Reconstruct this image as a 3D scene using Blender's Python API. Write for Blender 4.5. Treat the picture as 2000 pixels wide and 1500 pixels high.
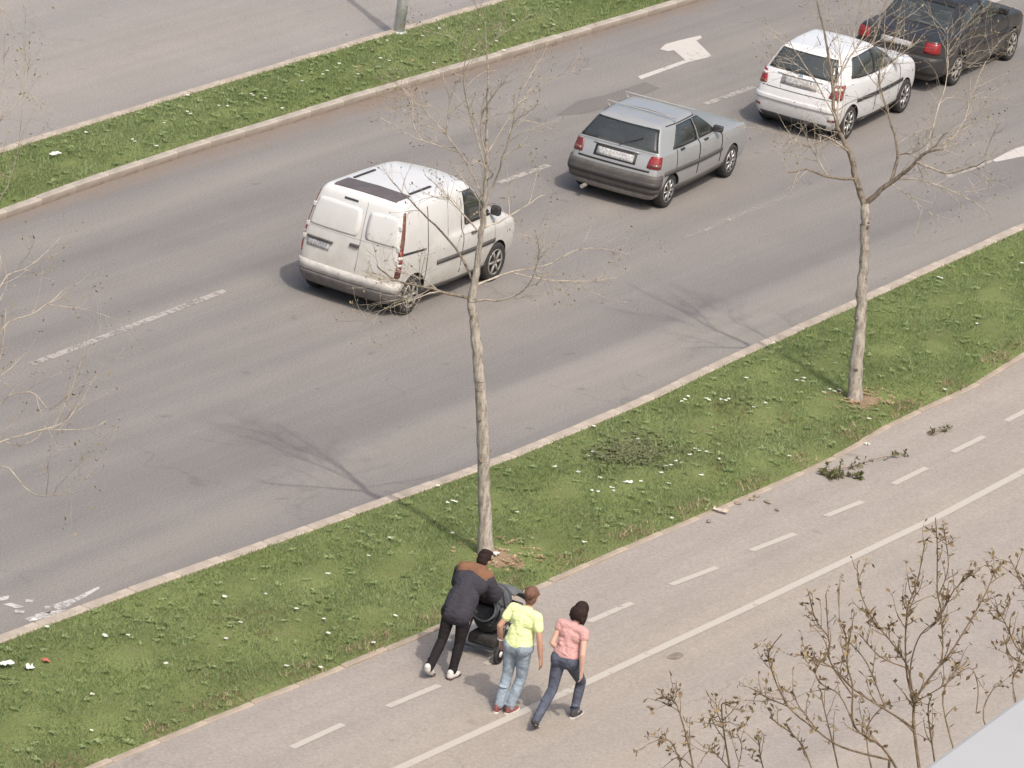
import bpy, bmesh, math, random
import numpy as np
from mathutils import Vector, Matrix
from mathutils.bvhtree import BVHTree

for o in list(bpy.data.objects): bpy.data.objects.remove(o)
scn = bpy.context.scene
col = scn.collection
R = math.radians
rng = np.random.default_rng(7)
random.seed(7)

# ------------------------------------------------------------------ camera
# world: X runs along the road, Y to the far side, Z up. Photographed from a tenth-floor window.
F_PX, TILT, ROLL, YAW, DIST = 12370.6, 0.32090, 0.14301, 0.50783, 94.255
Z = np.array([0, 0, 1.0])
vdir = np.array([math.cos(YAW), math.sin(YAW), 0]); rdir = np.array([math.sin(YAW), -math.cos(YAW), 0])
fwd = vdir*math.cos(TILT) - Z*math.sin(TILT)
upv = vdir*math.sin(TILT) + Z*math.cos(TILT)
cright = rdir*math.cos(ROLL) + upv*math.sin(ROLL)
cup = upv*math.cos(ROLL) - rdir*math.sin(ROLL)
CAM = -DIST*fwd
cd = bpy.data.cameras.new('camera'); cam = bpy.data.objects.new('camera', cd); col.objects.link(cam)
cd.sensor_width = 36; cd.lens = F_PX/2000*36; cd.clip_start = 0.5; cd.clip_end = 5000
m = Matrix([[cright[i], cup[i], -fwd[i], CAM[i]] for i in range(3)] + [[0, 0, 0, 1]])
cam.matrix_world = m
scn.camera = cam

# ------------------------------------------------------------------ sky, sun, exposure
SUN_EL = R(56); SHADOW_AZ = R(55)            # shadows fall towards +X +Y
w = bpy.data.worlds.new('World'); scn.world = w; w.use_nodes = True
nt = w.node_tree; bg = nt.nodes['Background']
sky = nt.nodes.new('ShaderNodeTexSky'); sky.sky_type = 'NISHITA'; sky.sun_disc = False
sky.sun_elevation = SUN_EL
sx, sy = -math.cos(SHADOW_AZ), -math.sin(SHADOW_AZ)
sky.sun_rotation = math.atan2(sx, sy)
sky.dust_density = 6.0; sky.air_density = 1.0
nt.links.new(sky.outputs[0], bg.inputs[0]); bg.inputs[1].default_value = 0.15
sd = bpy.data.lights.new('sun', 'SUN'); sd.energy = 2.0; sd.angle = R(.8); sd.color = (1, .94, .86)
so = bpy.data.objects.new('sun', sd); col.objects.link(so)
ldir = Vector((-sx*math.cos(SUN_EL), -sy*math.cos(SUN_EL), -math.sin(SUN_EL)))
so.rotation_euler = ldir.to_track_quat('-Z', 'Y').to_euler(); so.location = (-40, -60, 90)
vs = scn.view_settings
vs.view_transform = 'Standard'; vs.look = 'None'; vs.gamma = 1; vs.exposure = 0.3
try: vs.use_curve_mapping = False
except Exception: pass

# ------------------------------------------------------------------ helpers
def ray(px, py):
    return (px-1000)/F_PX*cright - (py-750)/F_PX*cup + fwd
def g(px, py, z=0.0):                         # point of the ground plane at height z
    d = ray(px, py); t = (z-CAM[2])/d[2]; return CAM + d*t
def above(px, py, base, off=0.0):             # point in the upright plane through base, off metres behind it
    d = ray(px, py); t = ((base-CAM)@vdir + off)/(d@vdir); return CAM + d*t

def link(name, me, mat=None, parent=None, smooth=False):
    o = bpy.data.objects.new(name, me); col.objects.link(o)
    if mat is not None:
        for mm in (mat if isinstance(mat, (list, tuple)) else [mat]): me.materials.append(mm)
    if parent is not None: o.parent = parent
    if smooth: me.polygons.foreach_set('use_smooth', [True]*len(me.polygons))
    return o
def mesh(name, V, Fc, mat=None, parent=None, smooth=False):
    me = bpy.data.meshes.new(name); me.from_pydata([tuple(map(float, v)) for v in V], [], [tuple(int(i) for i in f) for f in Fc]); me.update()
    return link(name, me, mat, parent, smooth)
def empty(name, loc=(0, 0, 0), rz=0.0, parent=None):
    o = bpy.data.objects.new(name, None); col.objects.link(o); o.location = loc; o.rotation_euler = (0, 0, rz); o.empty_display_size = .2
    if parent is not None: o.parent = parent
    return o
def tag(o, label=None, cat=None, group=None, kind=None):
    if label: o['label'] = label
    if cat: o['category'] = cat
    if group: o['group'] = group
    if kind: o['kind'] = kind
    return o
class MB:
    def __init__(s): s.V = []; s.F = []
    def add(s, V, Fc):
        n = len(s.V); s.V += [tuple(v) for v in V]; s.F += [tuple(i+n for i in f) for f in Fc]
    def box(s, c, d, M=None):
        x, y, z = d[0]/2, d[1]/2, d[2]/2
        V = [Vector((a*x, b*y, e*z)) for e in (-1, 1) for a, b in ((-1, -1), (1, -1), (1, 1), (-1, 1))]
        if M is not None: V = [M @ v for v in V]
        V = [v+Vector(c) for v in V]
        s.add(V, [(3, 2, 1, 0), (4, 5, 6, 7), (0, 1, 5, 4), (1, 2, 6, 5), (2, 3, 7, 6), (3, 0, 4, 7)])
    def tube(s, P, rad, n=6, cap=True):
        P = [Vector(p) for p in P]; k = len(P)
        rad = [rad]*k if not hasattr(rad, '__len__') else rad
        V = []; Fc = []; ref = None
        for i in range(k):
            t = (P[min(i+1, k-1)]-P[max(i-1, 0)])
            if t.length < 1e-9: t = Vector((0, 0, 1))
            t.normalize()
            if ref is None:
                ref = Vector((1, 0, 0)) if abs(t.x) < .8 else Vector((0, 1, 0))
            a = (ref - t*ref.dot(t))
            if a.length < 1e-6: a = t.orthogonal()
            a.normalize(); ref = a; b = t.cross(a)
            for j in range(n):
                an = 2*math.pi*j/n; V.append(P[i]+(a*math.cos(an)+b*math.sin(an))*rad[i])
        for i in range(k-1):
            for j in range(n):
                j2 = (j+1) % n; Fc.append((i*n+j, i*n+j2, (i+1)*n+j2, (i+1)*n+j))
        if cap: Fc.append(tuple(range(n-1, -1, -1))); Fc.append(tuple(range((k-1)*n, k*n)))
        s.add(V, Fc)
    def lathe(s, prof, n=24, axis='y', c=(0, 0, 0)):     # prof: (radius, along)
        V = []; Fc = []; k = len(prof)
        for r_, a_ in prof:
            for j in range(n):
                t = 2*math.pi*j/n; q = (r_*math.cos(t), a_, r_*math.sin(t)) if axis == 'y' else (r_*math.cos(t), r_*math.sin(t), a_)
                V.append((q[0]+c[0], q[1]+c[1], q[2]+c[2]))
        for i in range(k-1):
            for j in range(n):
                j2 = (j+1) % n; Fc.append((i*n+j, i*n+j2, (i+1)*n+j2, (i+1)*n+j))
        if prof[0][0] > 1e-5: Fc.append(tuple(range(n-1, -1, -1)))
        if prof[-1][0] > 1e-5: Fc.append(tuple(range((k-1)*n, k*n)))
        s.add(V, Fc)
    def build(s, name, mat=None, parent=None, smooth=False): return mesh(name, s.V, s.F, mat, parent, smooth)
def bevel(o, wdt=.01, seg=2):
    md = o.modifiers.new('bevel', 'BEVEL'); md.width = wdt; md.segments = seg; md.limit_method = 'ANGLE'; md.angle_limit = R(40); return o

# ------------------------------------------------------------------ materials
MATS = {}
class NT:
    def __init__(s, name):
        s.m = bpy.data.materials.new(name); s.m.use_nodes = True; s.t = s.m.node_tree; s.b = s.t.nodes['Principled BSDF']; s.o = s.t.nodes['Material Output']
    def n(s, ty, **kw):
        x = s.t.nodes.new(ty)
        for k, v in kw.items():
            if k.startswith('i_'): x.inputs[k[2:]].default_value = v
            else: setattr(x, k, v)
        return x
    def l(s, a, b): s.t.links.new(a, b)
    def coord(s, scale=(1, 1, 1), kind='Object'):
        c = s.n('ShaderNodeTexCoord'); mp = s.n('ShaderNodeMapping'); mp.inputs['Scale'].default_value = scale
        s.l(c.outputs[kind], mp.inputs[0]); return mp.outputs[0]
    def noise(s, vec, scale=5, detail=4, rough=.6, dim='3D'):
        x = s.n('ShaderNodeTexNoise'); x.inputs['Scale'].default_value = scale; x.inputs['Detail'].default_value = detail; x.inputs['Roughness'].default_value = rough
        s.l(vec, x.inputs['Vector']); return x.outputs['Fac']
    def ramp(s, fac, stops):
        x = s.n('ShaderNodeValToRGB'); e = x.color_ramp.elements
        while len(e) < len(stops): e.new(.5)
        for a, (p_, c) in zip(e, stops):
            a.position = p_; a.color = (c, c, c, 1) if not hasattr(c, '__len__') else (*c, 1)
        s.l(fac, x.inputs[0]); return x.outputs[0]
    def mix(s, fac, a, b, mode='MIX'):
        x = s.n('ShaderNodeMix', data_type='RGBA', blend_type=mode)
        for inp, v in ((x.inputs[0], fac), (x.inputs[6], a), (x.inputs[7], b)):
            if hasattr(v, 'is_linked'): s.l(v, inp)
            else: inp.default_value = v if not hasattr(v, '__len__') else (*v, 1)
        return x.outputs[2]
    def math(s, op, a, b=0.0, c=None, clamp=False):
        x = s.n('ShaderNodeMath', operation=op); x.use_clamp = clamp
        for i, v in enumerate((a, b) if c is None else (a, b, c)):
            if hasattr(v, 'is_linked'): s.l(v, x.inputs[i])
            else: x.inputs[i].default_value = v
        return x.outputs[0]
    def bump(s, h, strength=.3, dist=.01):
        x = s.n('ShaderNodeBump'); x.inputs['Strength'].default_value = strength; x.inputs['Distance'].default_value = dist
        s.l(h, x.inputs['Height']); s.l(x.outputs[0], s.b.inputs['Normal'])
def simple(name, c, rough=.6, metal=0.0, var=.12, scale=8, spec=.5, coat=0.0, bump=0.0, dirt=None):
    if name in MATS: return MATS[name]
    k = NT(name); v = k.coord()
    f = k.noise(v, scale, 5)
    cc = k.mix(k.ramp(f, [(.3, 0.0), (.7, 1.0)]), tuple(max(0, x*(1-var)) for x in c), tuple(min(1, x*(1+var)) for x in c))
    if dirt:
        dc, amt, zlo, zhi = dirt          # dust that settles on the lower panels
        co = k.n('ShaderNodeTexCoord'); sp = k.n('ShaderNodeSeparateXYZ'); k.l(co.outputs['Object'], sp.inputs[0])
        mr = k.n('ShaderNodeMapRange'); mr.inputs[1].default_value = zlo; mr.inputs[2].default_value = zhi; mr.inputs[3].default_value = 1; mr.inputs[4].default_value = 0
        k.l(sp.outputs[2], mr.inputs[0])
        d2 = k.math('MULTIPLY', k.math('ADD', mr.outputs[0], .12), k.math('MULTIPLY', k.noise(v, 5, 6, .7), amt*1.8), clamp=True)
        cc = k.mix(d2, cc, dc)
    k.l(cc, k.b.inputs['Base Color'])
    k.b.inputs['Roughness'].default_value = rough; k.b.inputs['Metallic'].default_value = metal; k.b.inputs['Specular IOR Level'].default_value = spec
    k.b.inputs['Coat Weight'].default_value = coat; k.b.inputs['Coat Roughness'].default_value = .08
    if bump: k.bump(k.noise(v, scale*6, 4), bump, .01)
    MATS[name] = k.m; return k.m

def road_mat(name, base, gutter=None, streak=.2):
    k = NT(name); v = k.coord()
    vs_ = k.coord((.035, .75, 1)); vs2 = k.coord((.012, .36, 1)); vl = k.coord((.06, 2.6, 1))
    f1 = k.ramp(k.noise(vs_, 1.0, 3, .5), [(.33, 0.0), (.66, 1.0)])
    f2 = k.ramp(k.noise(vs2, 1.3, 2, .5), [(.35, 0.0), (.65, 1.0)])
    f3 = k.noise(v, .55, 6, .6); f4 = k.noise(v, 26, 4, .75); f5 = k.noise(v, 140, 2, .6); f6 = k.noise(vl, 1.0, 4, .6)
    lo = tuple(x*(1-streak)*y for x, y in zip(base, (.92, .94, 1.04))); hi = tuple(x*(1+streak*.75)*y for x, y in zip(base, (1.04, 1.0, .95)))
    c = k.mix(k.math('ADD', k.math('MULTIPLY', f1, .62), k.math('MULTIPLY', f2, .38)), lo, hi)
    c = k.mix(.35, c, k.mix(k.ramp(f3, [(.3, 0.0), (.7, 1.0)]), tuple(x*.84 for x in base), tuple(x*1.14 for x in base)))
    c = k.mix(.18, c, k.mix(k.ramp(f6, [(.35, 0.0), (.65, 1.0)]), tuple(x*.7 for x in base), tuple(x*1.2 for x in base)))
    g_ = k.math('ADD', k.math('MULTIPLY', f4, .6), k.math('MULTIPLY', f5, .4))
    c = k.mix(1.0, c, k.ramp(g_, [(.33, .70), (.5, 1.0), (.67, 1.27)]), 'MULTIPLY')
    # hairline cracks and sealed joints
    vo = k.n('ShaderNodeTexVoronoi', feature='DISTANCE_TO_EDGE'); vo.inputs['Scale'].default_value = .23
    wv = k.n('ShaderNodeVectorMath', operation='ADD'); nz = k.n('ShaderNodeTexNoise'); nz.inputs['Scale'].default_value = 1.1; nz.inputs['Detail'].default_value = 6
    k.l(v, nz.inputs['Vector']); k.l(v, wv.inputs[0]); k.l(nz.outputs['Color'], wv.inputs[1]); k.l(wv.outputs[0], vo.inputs['Vector'])
    cr = k.ramp(vo.outputs['Distance'], [(0.0, 1.0), (.0045, 0.0)])
    cm = k.math('MULTIPLY', cr, k.ramp(k.noise(v, .3, 3), [(.50, 0.0), (.62, .4)]))
    c = k.mix(cm, c, tuple(x*.45 for x in base))
    # small dark oil spots
    v2 = k.n('ShaderNodeTexVoronoi'); v2.inputs['Scale'].default_value = .9; k.l(wv.outputs[0], v2.inputs['Vector'])
    c = k.mix(k.math('MULTIPLY', k.ramp(v2.outputs['Distance'], [(.03, 1.0), (.09, 0.0)]), .4), c, tuple(x*.5 for x in base))
    if gutter:
        y0, y1, gc = gutter
        co = k.n('ShaderNodeTexCoord'); sp = k.n('ShaderNodeSeparateXYZ'); k.l(co.outputs['Object'], sp.inputs[0])
        yy = k.math('ADD', sp.outputs[1], k.math('MULTIPLY', k.math('SUBTRACT', k.noise(v, 1.1, 5, .65), .5), .9))
        mr = k.n('ShaderNodeMapRange'); mr.inputs[1].default_value = y0; mr.inputs[2].default_value = y1; k.l(yy, mr.inputs[0])
        c = k.mix(k.math('MULTIPLY', mr.outputs[0], .85), c, k.mix(k.noise(v, 7, 5), tuple(x*.75 for x in gc), tuple(x*1.25 for x in gc)))
    k.l(c, k.b.inputs['Base Color']); k.b.inputs['Roughness'].default_value = .88; k.b.inputs['Specular IOR Level'].default_value = .25
    k.bump(g_, .5, .012); return k.m
M_road = road_mat('asphalt_carriageway', (.220, .207, .191), (8.95, 9.6, (.20, .155, .12)), .36)
M_road2 = road_mat('asphalt_far_carriageway', (.275, .257, .233), None, .12)
M_path = road_mat('asphalt_path', (.318, .284, .245), None, .06)

def soil_mat(name, green, brown, s=1.0):
    k = NT(name); v = k.coord()
    a = k.noise(v, .8, 6, .65); b = k.noise(v, 9, 5, .7); c_ = k.noise(v, 45, 3, .7)
    c = k.mix(k.ramp(a, [(.38, 0.0), (.62, 1.0)]), tuple(x*.85 for x in green), tuple(x*1.2 for x in green))
    c = k.mix(k.ramp(b, [(.52, 0.0), (.68, .8)]), c, brown)
    c = k.mix(1.0, c, k.ramp(c_, [(.25, .55), (.75, 1.35)]), 'MULTIPLY')
    k.l(c, k.b.inputs['Base Color']); k.b.inputs['Roughness'].default_value = .95; k.b.inputs['Specular IOR Level'].default_value = .1
    k.bump(c_, .8, .03); return k.m
M_turf = soil_mat('turf', (.17, .205, .075), (.21, .19, .10))
M_lawn = soil_mat('lawn', (.09, .13, .04), (.13, .11, .06))
M_soil = soil_mat('bare_soil', (.30, .22, .14), (.22, .16, .10))

def leaf_mat(name, lo, hi, trans=.35, rough=.6):
    k = NT(name); at = k.n('ShaderNodeAttribute', attribute_name='tone')
    c = k.mix(at.outputs['Fac'], lo, hi)
    k.l(c, k.b.inputs['Base Color']); k.b.inputs['Roughness'].default_value = rough; k.b.inputs['Specular IOR Level'].default_value = .25
    tr = k.n('ShaderNodeBsdfTranslucent'); k.l(c, tr.inputs[0]); mx = k.n('ShaderNodeMixShader'); mx.inputs[0].default_value = trans
    k.l(k.b.outputs[0], mx.inputs[1]); k.l(tr.outputs[0], mx.inputs[2]); k.l(mx.outputs[0], k.o.inputs[0]); return k.m
M_grass = leaf_mat('grass_blades', (.19, .25, .092), (.36, .42, .215), .45)
M_weed = leaf_mat('weed_leaves', (.18, .24, .085), (.33, .40, .19))
M_dry = leaf_mat('olive_grass', (.15, .135, .06), (.30, .26, .15))
M_dead = leaf_mat('dried_weeds', (.12, .14, .065), (.20, .215, .105), .2)
M_petal = leaf_mat('white_petals', (.7, .72, .6), (.85, .86, .75), .2)
M_bud = leaf_mat('tree_buds', (.14, .10, .05), (.40, .33, .18), .2)
M_budn = leaf_mat('young_leaves', (.16, .105, .055), (.40, .30, .17), .3)

def bark(name, lo, hi, s=14):
    k = NT(name); v = k.coord((1, 1, .35)); a = k.noise(v, s, 6, .7); b = k.noise(k.coord(), 3, 4)
    c = k.mix(k.ramp(a, [(.36, 0.0), (.60, 1.0)]), lo, hi); c = k.mix(k.math('MULTIPLY', b, .45), c, tuple(x*.7 for x in hi))
    sc = k.noise(k.coord((1, 1, 7)), 2.2, 3, .6); c = k.mix(k.ramp(sc, [(.60, 0.0), (.68, .75)]), c, tuple(x*.6 for x in lo))
    k.l(c, k.b.inputs['Base Color']); k.b.inputs['Roughness'].default_value = .9; k.b.inputs['Specular IOR Level'].default_value = .15
    k.bump(a, 1.0, .03); return k.m
M_trunk = bark('pale_bark', (.19, .16, .13), (.50, .45, .385), 18)
M_branch = bark('branch_bark', (.10, .08, .06), (.30, .25, .195), 20)
M_twig = bark('twig_bark', (.24, .20, .155), (.56, .49, .40), 8)
M_twign = bark('brown_twig_bark', (.13, .09, .058), (.34, .25, .165), 18)

def paint_mat(name, wear=.45, c=(.62, .585, .53)):
    k = NT(name); v = k.coord()
    n = k.noise(v, 9, 6, .75); n2 = k.noise(v, 1.4, 3)
    f = k.math('ADD', k.math('MULTIPLY', n, .7), k.math('MULTIPLY', n2, .3))
    al = k.ramp(f, [(wear-.14, 0.0), (wear+.03, 1.0)])
    k.l(k.mix(k.noise(v, 30, 3), tuple(x*.88 for x in c), tuple(min(1, x*1.1) for x in c)), k.b.inputs['Base Color'])
    k.b.inputs['Roughness'].default_value = .8; k.b.inputs['Specular IOR Level'].default_value = .2
    k.l(al, k.b.inputs['Alpha']); return k.m
M_paint = paint_mat('road_paint', .45, (.44, .41, .37)); M_paintw = paint_mat('worn_road_paint', .50, (.37, .34, .31)); M_paintp = paint_mat('path_paint', .39, (.44, .405, .355)); M_painta = paint_mat('arrow_paint', .43, (.50, .47, .43)); M_splash = paint_mat('spilled_plaster', .50, (.50, .475, .45))
M_kerb = simple('kerb_concrete', (.40, .345, .285), .9, var=.22, scale=3, spec=.2, bump=.4)
M_kerbp = simple('edging_concrete', (.36, .30, .235), .9, var=.3, scale=2.5, spec=.2, bump=.4)
M_kerbm = simple('dusty_kerb_concrete', (.40, .36, .305), .9, var=.3, scale=2.5, spec=.2, bump=.4, dirt=((.20, .16, .125), .9, -.02, .10))
M_black = simple('black_plastic', (.035, .034, .034), .55, var=.2)
M_trim = simple('grey_plastic', (.085, .078, .072), .6, var=.2)
M_tyre = simple('tyre_rubber', (.032, .03, .028), .85, var=.25, scale=20)
M_rim = simple('wheel_steel', (.42, .41, .39), .35, .7, var=.2)
M_rimd = simple('dusty_hubcap', (.30, .285, .26), .5, .3, var=.25)
M_red = simple('lamp_red', (.24, .014, .016), .18, var=.3, scale=30, coat=.6)
M_redd = simple('lamp_dark_red', (.13, .02, .02), .2, var=.3, scale=30, coat=.6)
M_clear = simple('lamp_clear', (.62, .55, .52), .15, var=.15, coat=.6)
M_amber = simple('lamp_smoked', (.16, .06, .045), .2, var=.3, coat=.6)
M_under = simple('underbody', (.02, .02, .02), .9)
M_cabin = simple('cabin_trim', (.12, .115, .11), .9, var=.4)
M_chrome = simple('bright_metal', (.6, .6, .6), .25, .9)
def glass_mat(name, tint, tr=.45):
    k = NT(name); a = k.n('ShaderNodeBsdfTransparent'); a.inputs[0].default_value = (*tint, 1)
    gl = k.n('ShaderNodeBsdfGlossy'); gl.inputs[0].default_value = (1, 1, 1, 1); gl.inputs['Roughness'].default_value = .03
    df = k.n('ShaderNodeBsdfDiffuse'); df.inputs[0].default_value = (.095, .108, .104, 1)
    fr = k.n('ShaderNodeFresnel'); fr.inputs[0].default_value = 1.52
    m0 = k.n('ShaderNodeMixShader'); m0.inputs[0].default_value = 1-tr; k.l(a.outputs[0], m0.inputs[1]); k.l(df.outputs[0], m0.inputs[2])
    m1 = k.n('ShaderNodeMixShader'); f2 = k.math('MULTIPLY', fr.outputs[0], 1.5, clamp=True); k.l(f2, m1.inputs[0]); k.l(m0.outputs[0], m1.inputs[1]); k.l(gl.outputs[0], m1.inputs[2])
    k.l(m1.outputs[0], k.o.inputs[0]); return k.m
M_glass = glass_mat('car_glass', (.74, .79, .77), .66)
M_glassd = glass_mat('dark_car_glass', (.5, .53, .51), .5)
def plate_mat():
    k = NT('licence_plate'); v = k.coord((42, 42, 14)); f = k.noise(v, 1.0, 1, .4)
    k.l(k.ramp(f, [(.40, (.28, .28, .29)), (.52, (.46, .455, .44))]), k.b.inputs['Base Color']); k.b.inputs['Roughness'].default_value = .5; return k.m
M_plate = plate_mat()

# ------------------------------------------------------------------ the ground
def extend(P, x0=-140., x1=190.):
    P = [np.array(p[:2]) for p in P]; a = P[0]; b = P[-1]
    n = np.mean([p[1] for p in P])
    return [np.array([x0, a[1]+(n-a[1])*.5]), np.array([a[0]-12, a[1]])] + P + [np.array([b[0]+12, b[1]]), np.array([x1, b[1]+(n-b[1])*.5])]
def resample(P, step):
    P = np.array(P); xs = np.arange(P[0, 0], P[-1, 0]+1e-6, step)
    # gentle smoothing of the traced edge
    ys = np.interp(xs, P[:, 0], P[:, 1]); kn = np.ones(5)/5; yp = np.convolve(np.pad(ys, 2, mode='edge'), kn, mode='valid')
    return np.stack([xs, yp], 1)
KZ = .12
near_kerb = extend([g(*p, KZ) for p in ((0, 1247), (260, 1152), (500, 1067), (750, 979), (1000, 889), (1245, 787), (1400, 712), (1500, 667), (1650, 600), (1800, 531), (2000, 441))])
path_kerb = extend([g(*p, KZ-.01) for p in ((180, 1500), (450, 1388), (643, 1314), (846, 1229), (1050, 1145), (1125, 1112), (1325, 1025), (1505, 950), (1640, 888), (1740, 828), (1900, 755), (2000, 690))])
med_kerb = extend([g(*p, .13) for p in ((0, 412), (170, 350), (350, 290), (675, 190), (1000, 95), (1100, 66), (1322, 0))])
med_kerb2 = extend([g(*p, .13) for p in ((0, 293), (300, 200), (610, 107), (800, 52), (975, 0))])
def sheet(name, A, B, z, mat, label=None, nx=None):
    A = resample(A, 1.0); B = resample(B, 1.0); n = min(len(A), len(B))
    V = []; Fc = []
    for i in range(n): V += [(A[i, 0], A[i, 1], z), (B[i, 0], B[i, 1], z)]
    for i in range(n-1): Fc.append((2*i, 2*i+2, 2*i+3, 2*i+1))
    o = mesh(name, V, Fc, mat); tag(o, kind='structure'); return o
def off(P, dy): return [np.array([p[0], p[1]+dy]) for p in P]
def flat(y): return [np.array([-140., y]), np.array([190., y])]
gr = mesh('ground', [(-2500, -2500, -.06), (2500, -2500, -.06), (2500, 2500, -.06), (-2500, 2500, -.06)], [(0, 1, 2, 3)], M_lawn); tag(gr, kind='structure')
road = sheet('road', near_kerb, med_kerb, 0.0, M_road)
road2 = sheet('far_road', med_kerb2, flat(24.5), 0.004, M_road2)
path = sheet('path', flat(-13.6), path_kerb, .10, M_path)
lawn = sheet('lawn', flat(-60), flat(-13.6), .09, M_lawn)
def verge(name, A, B, z):
    A = resample(A, .35); B = resample(B, .35); sel = (A[:, 0] > -60) & (A[:, 0] < 80); A = A[sel]; B = B[sel[:len(B)]]
    V = []; Fc = []; ny = 12; n = min(len(A), len(B))
    for i in range(n):
        for j in range(ny+1):
            t = j/ny; p = A[i]*(1-t)+B[i]*t; e = math.sin(math.pi*t)
            V.append((p[0], p[1], z + e*(.03+.02*math.sin(p[0]*1.3+j)+.018*math.sin(p[0]*3.1-j*1.7)+rng.uniform(-.008, .008))))
    for i in range(n-1):
        for j in range(ny):
            a = i*(ny+1)+j; Fc.append((a, a+ny+1, a+ny+2, a+1))
    o = mesh(name, V, Fc, M_turf, smooth=True); tag(o, kind='structure'); return o
verge_o = verge('grass_verge', path_kerb, near_kerb, .10)
median_o = verge('grass_median', med_kerb, med_kerb2, .105)

def kerb(name, P, wid, top, bot, mat, x0, x1, ln=1.0, label=None, jitter=.006):
    e = mesh(name, [(x0, 0, -.03), (x0+.01, 0, -.03), (x0, .01, -.03)], [(0, 1, 2)], mat)   # bedding footing
    P2 = resample(P, .25)
    V = []; Fc = []
    sel = P2[(P2[:, 0] >= -138) & (P2[:, 0] <= 188)][::4]
    for p in sel:
        V += [(p[0], p[1]-wid*.42, bot-.02), (p[0], p[1]+wid*.42, bot-.02), (p[0], p[1]+wid*.42, top-.022), (p[0], p[1]-wid*.42, top-.022)]
    for i in range(len(sel)-1):
        for j in range(4): Fc.append((4*i+j, 4*i+4+j, 4*i+4+(j+1) % 4, 4*i+(j+1) % 4))
    e.data.clear_geometry(); e.data.from_pydata(V, [], Fc); e.data.update(); tag(e, kind='structure')
    m0 = MB(); m0.box((0, 0, 0), (ln-.022, wid, top-bot)); proto = bpy.data.meshes.new('kerb_stone'); proto.from_pydata(m0.V, [], m0.F)
    bm = bmesh.new(); bm.from_mesh(proto); bmesh.ops.bevel(bm, geom=[x for x in bm.edges], offset=.014, segments=1, affect='EDGES'); bm.to_mesh(proto); bm.free(); proto.materials.append(mat)
    x = x0
    while x < x1:
        a = np.array([x, np.interp(x, P2[:, 0], P2[:, 1])]); b = np.array([x+ln, np.interp(x+ln, P2[:, 0], P2[:, 1])]); c = (a+b)/2
        o = bpy.data.objects.new('kerb_stone', proto); col.objects.link(o); o.parent = e
        o.location = (c[0], c[1]+random.uniform(-jitter, jitter), (top+bot)/2+random.uniform(-jitter, jitter)); o.rotation_euler = (random.uniform(-.02, .02), 0, math.atan2(b[1]-a[1], b[0]-a[0])+random.uniform(-.006, .006))
        x += ln
    return e
kerb('kerb', near_kerb, .17, KZ+.012, -.10, M_kerb, -30, 34)
kerb('path_edging', path_kerb, .10, KZ+.0, -.05, M_kerbp, -30, 22, 1.0, jitter=.012)
kerb('median_kerb', med_kerb, .15, .125, -.10, M_kerbm, -12, 44)
kerb('median_far_kerb', med_kerb2, .15, .14, -.10, M_kerb, -8, 40)

# ------------------------------------------------------------------ painted markings
def stripe(name, pts, wid, z, mat, parent, px=True):
    P = [g(*p, z) if px else np.array([p[0], p[1], z]) for p in pts]
    Q = []
    for a, b in zip(P[:-1], P[1:]):
        n = max(1, int(np.linalg.norm(b-a)/.6)); Q += [a+(b-a)*i/n for i in range(n)]
    Q.append(P[-1]); V = []; Fc = []
    for i, q in enumerate(Q):
        t = Q[min(i+1, len(Q)-1)]-Q[max(i-1, 0)]; nrm = np.array([-t[1], t[0], 0])/np.linalg.norm(t[:2])
        V += [q-nrm*wid/2, q+nrm*wid/2]
    for i in range(len(Q)-1): Fc.append((2*i, 2*i+2, 2*i+3, 2*i+1))
    return mesh(name, V, Fc, mat, parent)
def patch_ground(name, pts, z, mat, parent):
    P = [g(*p, z) for p in pts]; bm = bmesh.new(); bm.faces.new([bm.verts.new(p) for p in P]); bmesh.ops.triangulate(bm, faces=bm.faces)
    bmesh.ops.recalc_face_normals(bm, faces=bm.faces)
    for f in bm.faces:
        if f.normal.z < 0: f.normal_flip()
    me = bpy.data.meshes.new(name); bm.to_mesh(me); bm.free(); return link(name, me, mat, parent)
ZR = .006
for a, b, mt in (((60, 712), (440, 567), M_paintw), ((975, 357), (1072, 322), M_paintw), ((1378, 203), (1472, 169), M_paintw), ((1895, 18), (2010, -22), M_paint),
                 ((1330, 466), (1535, 383), paint_mat('faint_paint', .60, (.42, .385, .345)))):
    stripe('lane_dash', (a, b), .13, ZR, mt, road)
stripe('lane_dash', ((-15.5, 4.75), (-11, 4.82)), .13, ZR, M_paint, road, px=False)
arrow = patch_ground('turn_arrow', ((1246, 149), (1338, 117), (1316, 98), (1305, 100), (1289, 96), (1300, 86), (1325, 79), (1368, 69), (1371, 74), (1360, 79), (1391, 110), (1345, 121), (1252, 155)), ZR, M_painta, road)
patch_ground('turn_arrow', ((1938, 313), (1960, 301), (1985, 289), (2010, 282), (2030, 300), (1990, 307), (1945, 316)), ZR, M_painta, road)
patch_ground('arrow_shaft', ((1846, 342), (1900, 324), (1936, 312), (1938, 316), (1902, 331), (1850, 349)), ZR, M_paintw, road)
for a, b in zip(((570, 1460), (757, 1380), (948, 1297), (1150, 1214), (1310, 1142), (1467, 1075), (1612, 1008), (1745, 945), (1860, 883), (1966, 822)),
                ((670, 1414), (858, 1338), (1045, 1256), (1235, 1177), (1400, 1108), (1553, 1042), (1685, 979), (1810, 913), (1922, 852), (2025, 790))):
    stripe('path_dash', (a, b), .10, .106, M_paintp, path)
stripe('path_line', ((640, 1564), (780, 1500), (1150, 1331), (1450, 1191), (1840, 1005), (2000, 920), (2200, 812)), .125, .106, M_paintp, path)
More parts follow.
